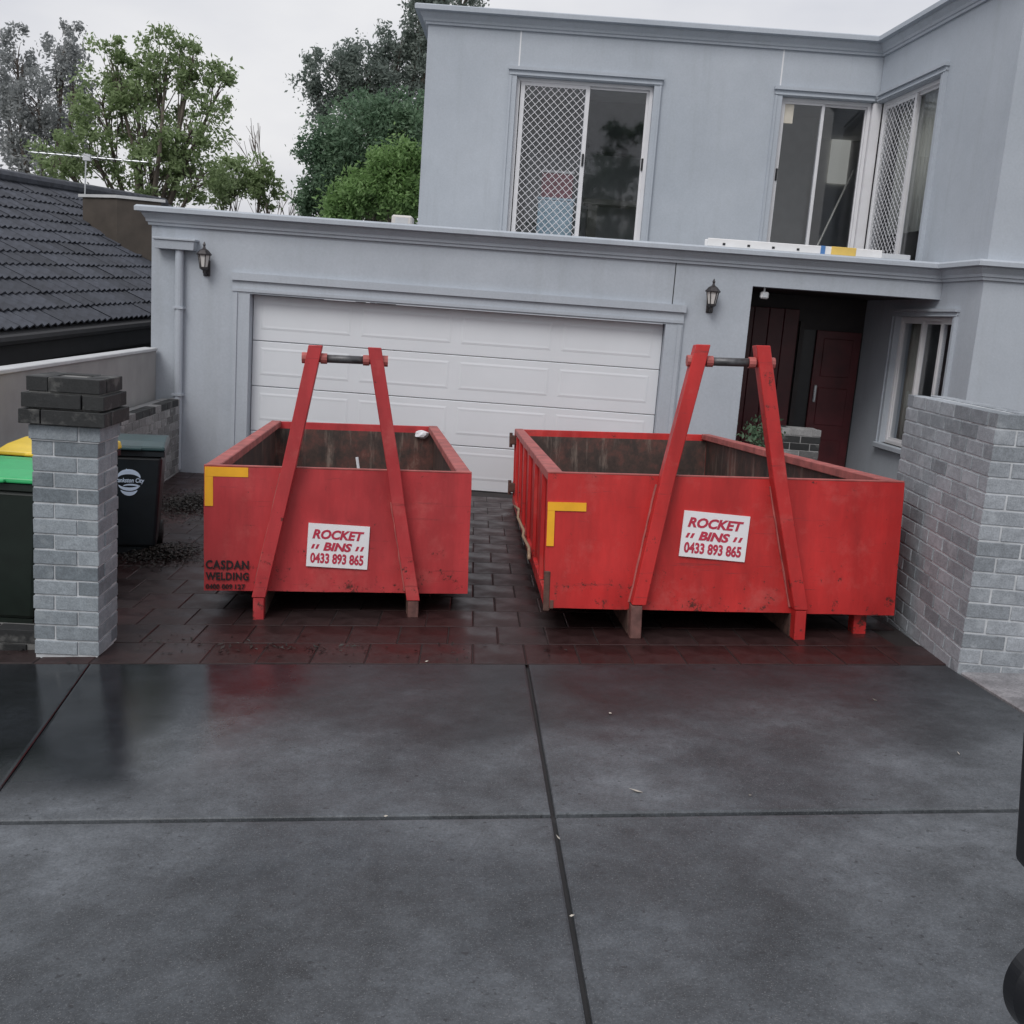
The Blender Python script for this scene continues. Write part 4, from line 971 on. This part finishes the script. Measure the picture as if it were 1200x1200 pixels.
MB().tube([rp3(k0, -.1, -.1)-nx_*.05, rp3(k1, -.1, -.1)-nx_*.05], .055, 8).build('gutter', 'fascia_dark', nb)
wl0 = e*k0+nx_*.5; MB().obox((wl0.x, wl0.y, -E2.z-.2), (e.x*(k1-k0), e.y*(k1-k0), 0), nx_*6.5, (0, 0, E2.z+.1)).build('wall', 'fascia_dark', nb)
# boxy brown chimney on that roof
def cpt(px, py): return onplane((px, py), E2, NN)
cA, cB = cpt(97, 255), cpt(137, 284)
ch = thing('chimney', 'broad brown chimney block with pale top edge on the tiled roof', 'chimney', cB)
hz = .62; dirr = (cA-cB); dirr.z = 0
top = onplane((137, 232), cB, Vector((0, 1, 0)))
zt_ = top.z-cB.z
perp = Vector((1.0, .35, 0)).normalized()*.66
MB().obox((0, 0, -.5), dirr, perp, (0, 0, zt_+.5)).build('stack', 'chimney_brown', ch)
dn_ = dirr.normalized()
MB().obox(Vector((0, 0, zt_))-dn_*.04-perp.normalized()*.04, dirr+dn_*.08, perp+perp.normalized()*.08, (0, 0, .045)).build('coping', 'cap_pale', ch)
# television antenna
AD = onplane((99, 234), E2, NN).y
am, at_, al, ar = onY(99, 236, AD), onY(101, 184, AD), onY(34, 178, AD), onY(172, 190, AD)
an = thing('tv_antenna', 'thin metal television antenna on a mast above the tiled roof', 'antenna', (am.x, AD, am.z-.06))
q = lambda P: Vector(P)-Vector((am.x, AD, am.z-.06))
MB().tube([(0, 0, 0), q(at_)+Vector((0, 0, .05))], .013, 8).build('mast', 'aluminium', an); bo = MB().tube([q(al), q(ar)], .011, 8).build('boom', 'aluminium', an)
for k in range(14):
    P = q(al).lerp(q(ar), (k+.3)/14); Ln = .12+.02*(k if k < 7 else 14-k)
    MB().tube([P+Vector((0, -Ln*2, -.0)), P+Vector((0, Ln*1.4, .0))], .004, 5).build('element', 'aluminium', bo)
MB().box(q(at_).x-.05, q(at_).x+.08, -.03, .03, q(at_).z-.06, q(at_).z+.05).build('clamp', 'aluminium', an)

# ------------------------------------------------------------------ trees
def tree(label, base, lobes, mat, n_leaf, size, trunk_r, seed, gaps=.5, group='trees behind the houses', stringy=0, name='tree'):
    """lobes: (x,y,z,rx,ry,rz) world; leaves scattered in clumps through each lobe"""
    rg = np.random.default_rng(seed); base = Vector(base); t = thing(name, label, 'tree', base, 0, group)
    tot = sum(l[3]*l[5] for l in lobes); Vv = []; Ff = []
    mb = MB(); zt = max(l[2] for l in lobes); c0 = Vector((np.mean([l[0] for l in lobes]), np.mean([l[1] for l in lobes]), 0))
    fork = Vector((base.x+(c0.x-base.x)*.4, base.y+(c0.y-base.y)*.4, base.z+(zt-base.z)*.38))
    mb.tube([(0, 0, -.3), (fork-base)*.5+Vector((.1, 0, 0)), fork-base], [trunk_r, trunk_r*.8, trunk_r*.65], 9)
    for l in lobes:
        c = Vector(l[:3]); mid_ = fork.lerp(c, .55)+Vector((rg.normal(0, .12), rg.normal(0, .2), -.1 if stringy else .1))
        mb.tube([fork-base, mid_-base, c-base, c-base+Vector((rg.normal(0, .1), 0, 0 if stringy else l[5]*.3))], [trunk_r*.42, trunk_r*.22, trunk_r*.1, trunk_r*.03], 6)
        n_ = int(n_leaf*l[3]*l[5]/tot); ncl = max(8, int(n_/75))
        dirs = rg.normal(size=(ncl, 3)); dirs /= np.linalg.norm(dirs, axis=1)[:, None]; rad = rg.uniform(.25, 1, ncl)**.6
        cl = dirs*rad[:, None]*np.array(l[3:6])+np.array(l[:3])
        for k in range(min(ncl, 22)):
            e_ = c.lerp(Vector(cl[k]), .55 if stringy else .8); s_ = c.lerp(fork, rg.uniform(.02, .35)); mb.tube([s_-base, (s_.lerp(e_, .55)+Vector((0, 0, .1)))-base, e_-base], [trunk_r*.07, trunk_r*.045, trunk_r*.015], 4, cap=False)
        cr = rg.uniform(.5, 1.2, ncl)*(.22*min(l[3], l[5])*gaps+.1)
        pick = rg.integers(0, ncl, n_); P = cl[pick]+rg.normal(size=(n_, 3))*cr[pick][:, None]*np.array([.62, .62, .5])
        if stringy: P[:, 2] -= rg.exponential(stringy, n_)*.4-stringy*.42
        ax = rg.normal(size=(n_, 3)); ax /= np.linalg.norm(ax, axis=1)[:, None]; ay = np.cross(ax, rg.normal(size=(n_, 3))); ay /= np.linalg.norm(ay, axis=1)[:, None]
        s_ = size*rg.uniform(.45, 1.5, n_)[:, None]
        q_ = np.stack([P-ax*s_, P+ay*s_*.45, P+ax*s_, P-ay*s_*.45], 1).reshape(-1, 3)-np.array(base)
        o_ = sum(len(x) for x in Vv); Vv.append(q_); Ff.append(np.arange(len(q_)).reshape(-1, 4)+o_)
    mb.build('trunk', 'bark', t)
    Vv = np.concatenate(Vv); Ff = np.concatenate(Ff); me = bpy.data.meshes.new('crown')
    me.vertices.add(len(Vv)); me.vertices.foreach_set('co', Vv.astype(np.float32).ravel()); me.loops.add(Ff.size); me.loops.foreach_set('vertex_index', Ff.astype(np.int32).ravel())
    me.polygons.add(len(Ff)); me.polygons.foreach_set('loop_start', (np.arange(len(Ff))*4).astype(np.int32)); me.update(calc_edges=True); me.validate()
    me.materials.append(MATS[mat]); link(me, 'crown', t); return t
def lob(px, py, Y, rx, rz, ry=None):          # lobe at a photo pixel, radii given in photo pixels
    P = onY(px, py, Y); k = Y/F_PX; return (P.x, P.y, P.z, rx*k, (ry or rx)*k, rz*k)
def bx0(px, Y): P = onY(px, 240, Y); return (P.x, Y, -.3)
tree('airy fresh green tree with upright limbs behind the tiled roof', bx0(170, 26), [lob(195, 80, 26, 34, 42), lob(160, 95, 26, 34, 40), lob(225, 75, 26, 26, 40), lob(255, 110, 26, 26, 36), lob(120, 120, 26, 36, 42), lob(170, 150, 26, 48, 42), lob(225, 150, 26, 42, 42), lob(105, 175, 26, 42, 40), lob(180, 200, 26, 55, 40), lob(235, 205, 26, 40, 34), lob(70, 190, 26, 34, 34), lob(130, 70, 26, 24, 34)], 'leaf_fresh', 19000, .058, .24, 3, .75)
tree('hazy grey eucalypt rising beyond the tiled roof ridge', bx0(50, 34), [lob(20, 70, 34, 30, 38), lob(75, 60, 34, 26, 36), lob(45, 115, 34, 48, 42), lob(10, 150, 34, 40, 44), lob(90, 105, 34, 24, 40), lob(50, 170, 34, 50, 40)], 'leaf_grey', 13000, .07, .3, 5, .65, stringy=.4)
tree('small pale green tree showing just above the garage parapet', bx0(285, 30), [lob(275, 210, 30, 28, 28), lob(308, 215, 30, 20, 30), lob(258, 220, 30, 22, 22)], 'leaf_fresh', 5500, .062, .14, 8, .7)
tree('tall grey green gum tree with drooping boughs behind the upper storey', bx0(460, 32), [lob(395, 75, 32, 36, 20), lob(362, 98, 32, 18, 16), lob(430, 85, 32, 40, 28), lob(465, 55, 32, 24, 28), lob(500, 25, 32, 30, 38), lob(460, 105, 32, 40, 26), lob(372, 128, 32, 14, 20), lob(505, 80, 32, 30, 40), lob(402, 110, 32, 26, 20), lob(520, 0, 32, 40, 22), lob(548, -8, 32, 22, 14)], 'leaf_greygreen', 25000, .06, .34, 12, .6, stringy=.5)
tree('dense dark green tree behind the garage roof', bx0(430, 24), [lob(430, 165, 24, 62, 50), lob(385, 195, 24, 36, 45), lob(465, 140, 24, 45, 32), lob(420, 222, 24, 60, 34), lob(470, 200, 24, 44, 50), lob(368, 230, 24, 22, 26)], 'leaf_deep', 40000, .05, .22, 21, .85)
tree('bright yellow green tree beside the upper storey wall', bx0(455, 19), [lob(462, 200, 19, 28, 30), lob(430, 228, 19, 36, 24), lob(475, 230, 19, 34, 28), lob(398, 246, 19, 22, 16), lob(480, 185, 19, 16, 16)], 'leaf_bright', 22000, .042, .15, 25, .8)
# street trees across the road, seen only as reflections in the glass
tree('broad dark street tree across the road', (3.2, -17, .5), [(3, -17, 7, 2.6, 2.4, 2.2), (5, -17, 6, 2.4, 2, 2), (1.2, -17, 5.5, 2.2, 2, 1.8), (3.4, -17, 9.3, 1.8, 1.8, 1.6)], 'leaf_deep', 7000, .13, .3, 41, .9, group='street trees')
tree('tall thin street tree across the road', (-4.5, -19, .5), [(-4.5, -19, 6, 2, 2, 2), (-4.2, -19, 8.6, 1.6, 1.6, 2), (-5, -19, 10.5, 1.1, 1.1, 1.4)], 'leaf_deep', 5000, .13, .25, 43, .9, group='street trees')
# bare tree
bt = thing('bare_tree', 'thin leafless tree between the green trees', 'tree', bx0(328, 33)); B0 = Vector(bx0(328, 33)); rd = random.Random(4); mb = MB()
topb = onY(330, 178, 33)-B0
def grow(P, d_, L_, r_, lv):
    Q = P+d_*L_; mb.tube([P, Q], [r_, r_*.65], 5, cap=False)
    if lv:
        for _ in range(3): grow(P.lerp(Q, rd.uniform(.55, 1)), (d_+Vector((rd.gauss(0, .2), rd.gauss(0, .2), rd.gauss(.15, .1)))).normalized(), L_*rd.uniform(.5, .75), r_*.6, lv-1)
grow(Vector((0, 0, 0)), Vector((0, 0, 1)), topb.z*.44, .07, 4); mb.build('trunk', 'bark', bt)
# shrub by the porch
ps = onY(886, 505, 12.0); P = Vector((2.78, 12.05, 0))
tree('small leafy shrub at the porch corner behind the wider skip bin', (P.x, P.y, 0), [(P.x, P.y, .85, .14, .14, .3), (P.x, P.y, .5, .15, .15, .3)], 'leaf_deep', 900, .03, .02, 31, .6, group='shrubs', name='shrub')

# ------------------------------------------------------------------ mirror post at the right edge
mr = Vector((.72, 1.15, 0)); mr.z = G(mr.x, mr.y)
mi = thing('mirror_stand', 'black vehicle mirror and round lower mirror at the right edge', 'mirror', mr)
def ml(px, py, Y=1.15): return onY(px, py, Y)-mr
MB().tube([(.0, .02, 0), (.0, .02, 1.4)], .02, 10).build('post', 'black_plastic', mi)
a = ml(1187, 1006); b_ = ml(1197, 850); a2_ = ml(1192, 1014)
MB().hexa([(a.x, -.06, a.z), (.005, -.06, a.z-.02), (.005, .0, a.z-.02), (a.x, .0, a.z), (b_.x, -.06, b_.z), (.005, -.06, b_.z+.06), (.005, .0, b_.z+.06), (b_.x, .0, b_.z)]).build('upper_mirror', 'black_plastic', mi, bevel=.008, seg=3)
c = ml(1176, 1150); rr = .072
MB().tube([(c.x+rr, -.05, c.z), (c.x+rr, -.02, c.z), (c.x+rr, .0, c.z)], [rr*.7, rr*.95, rr], 64).build('round_mirror', 'black_plastic', mi, smooth=False)
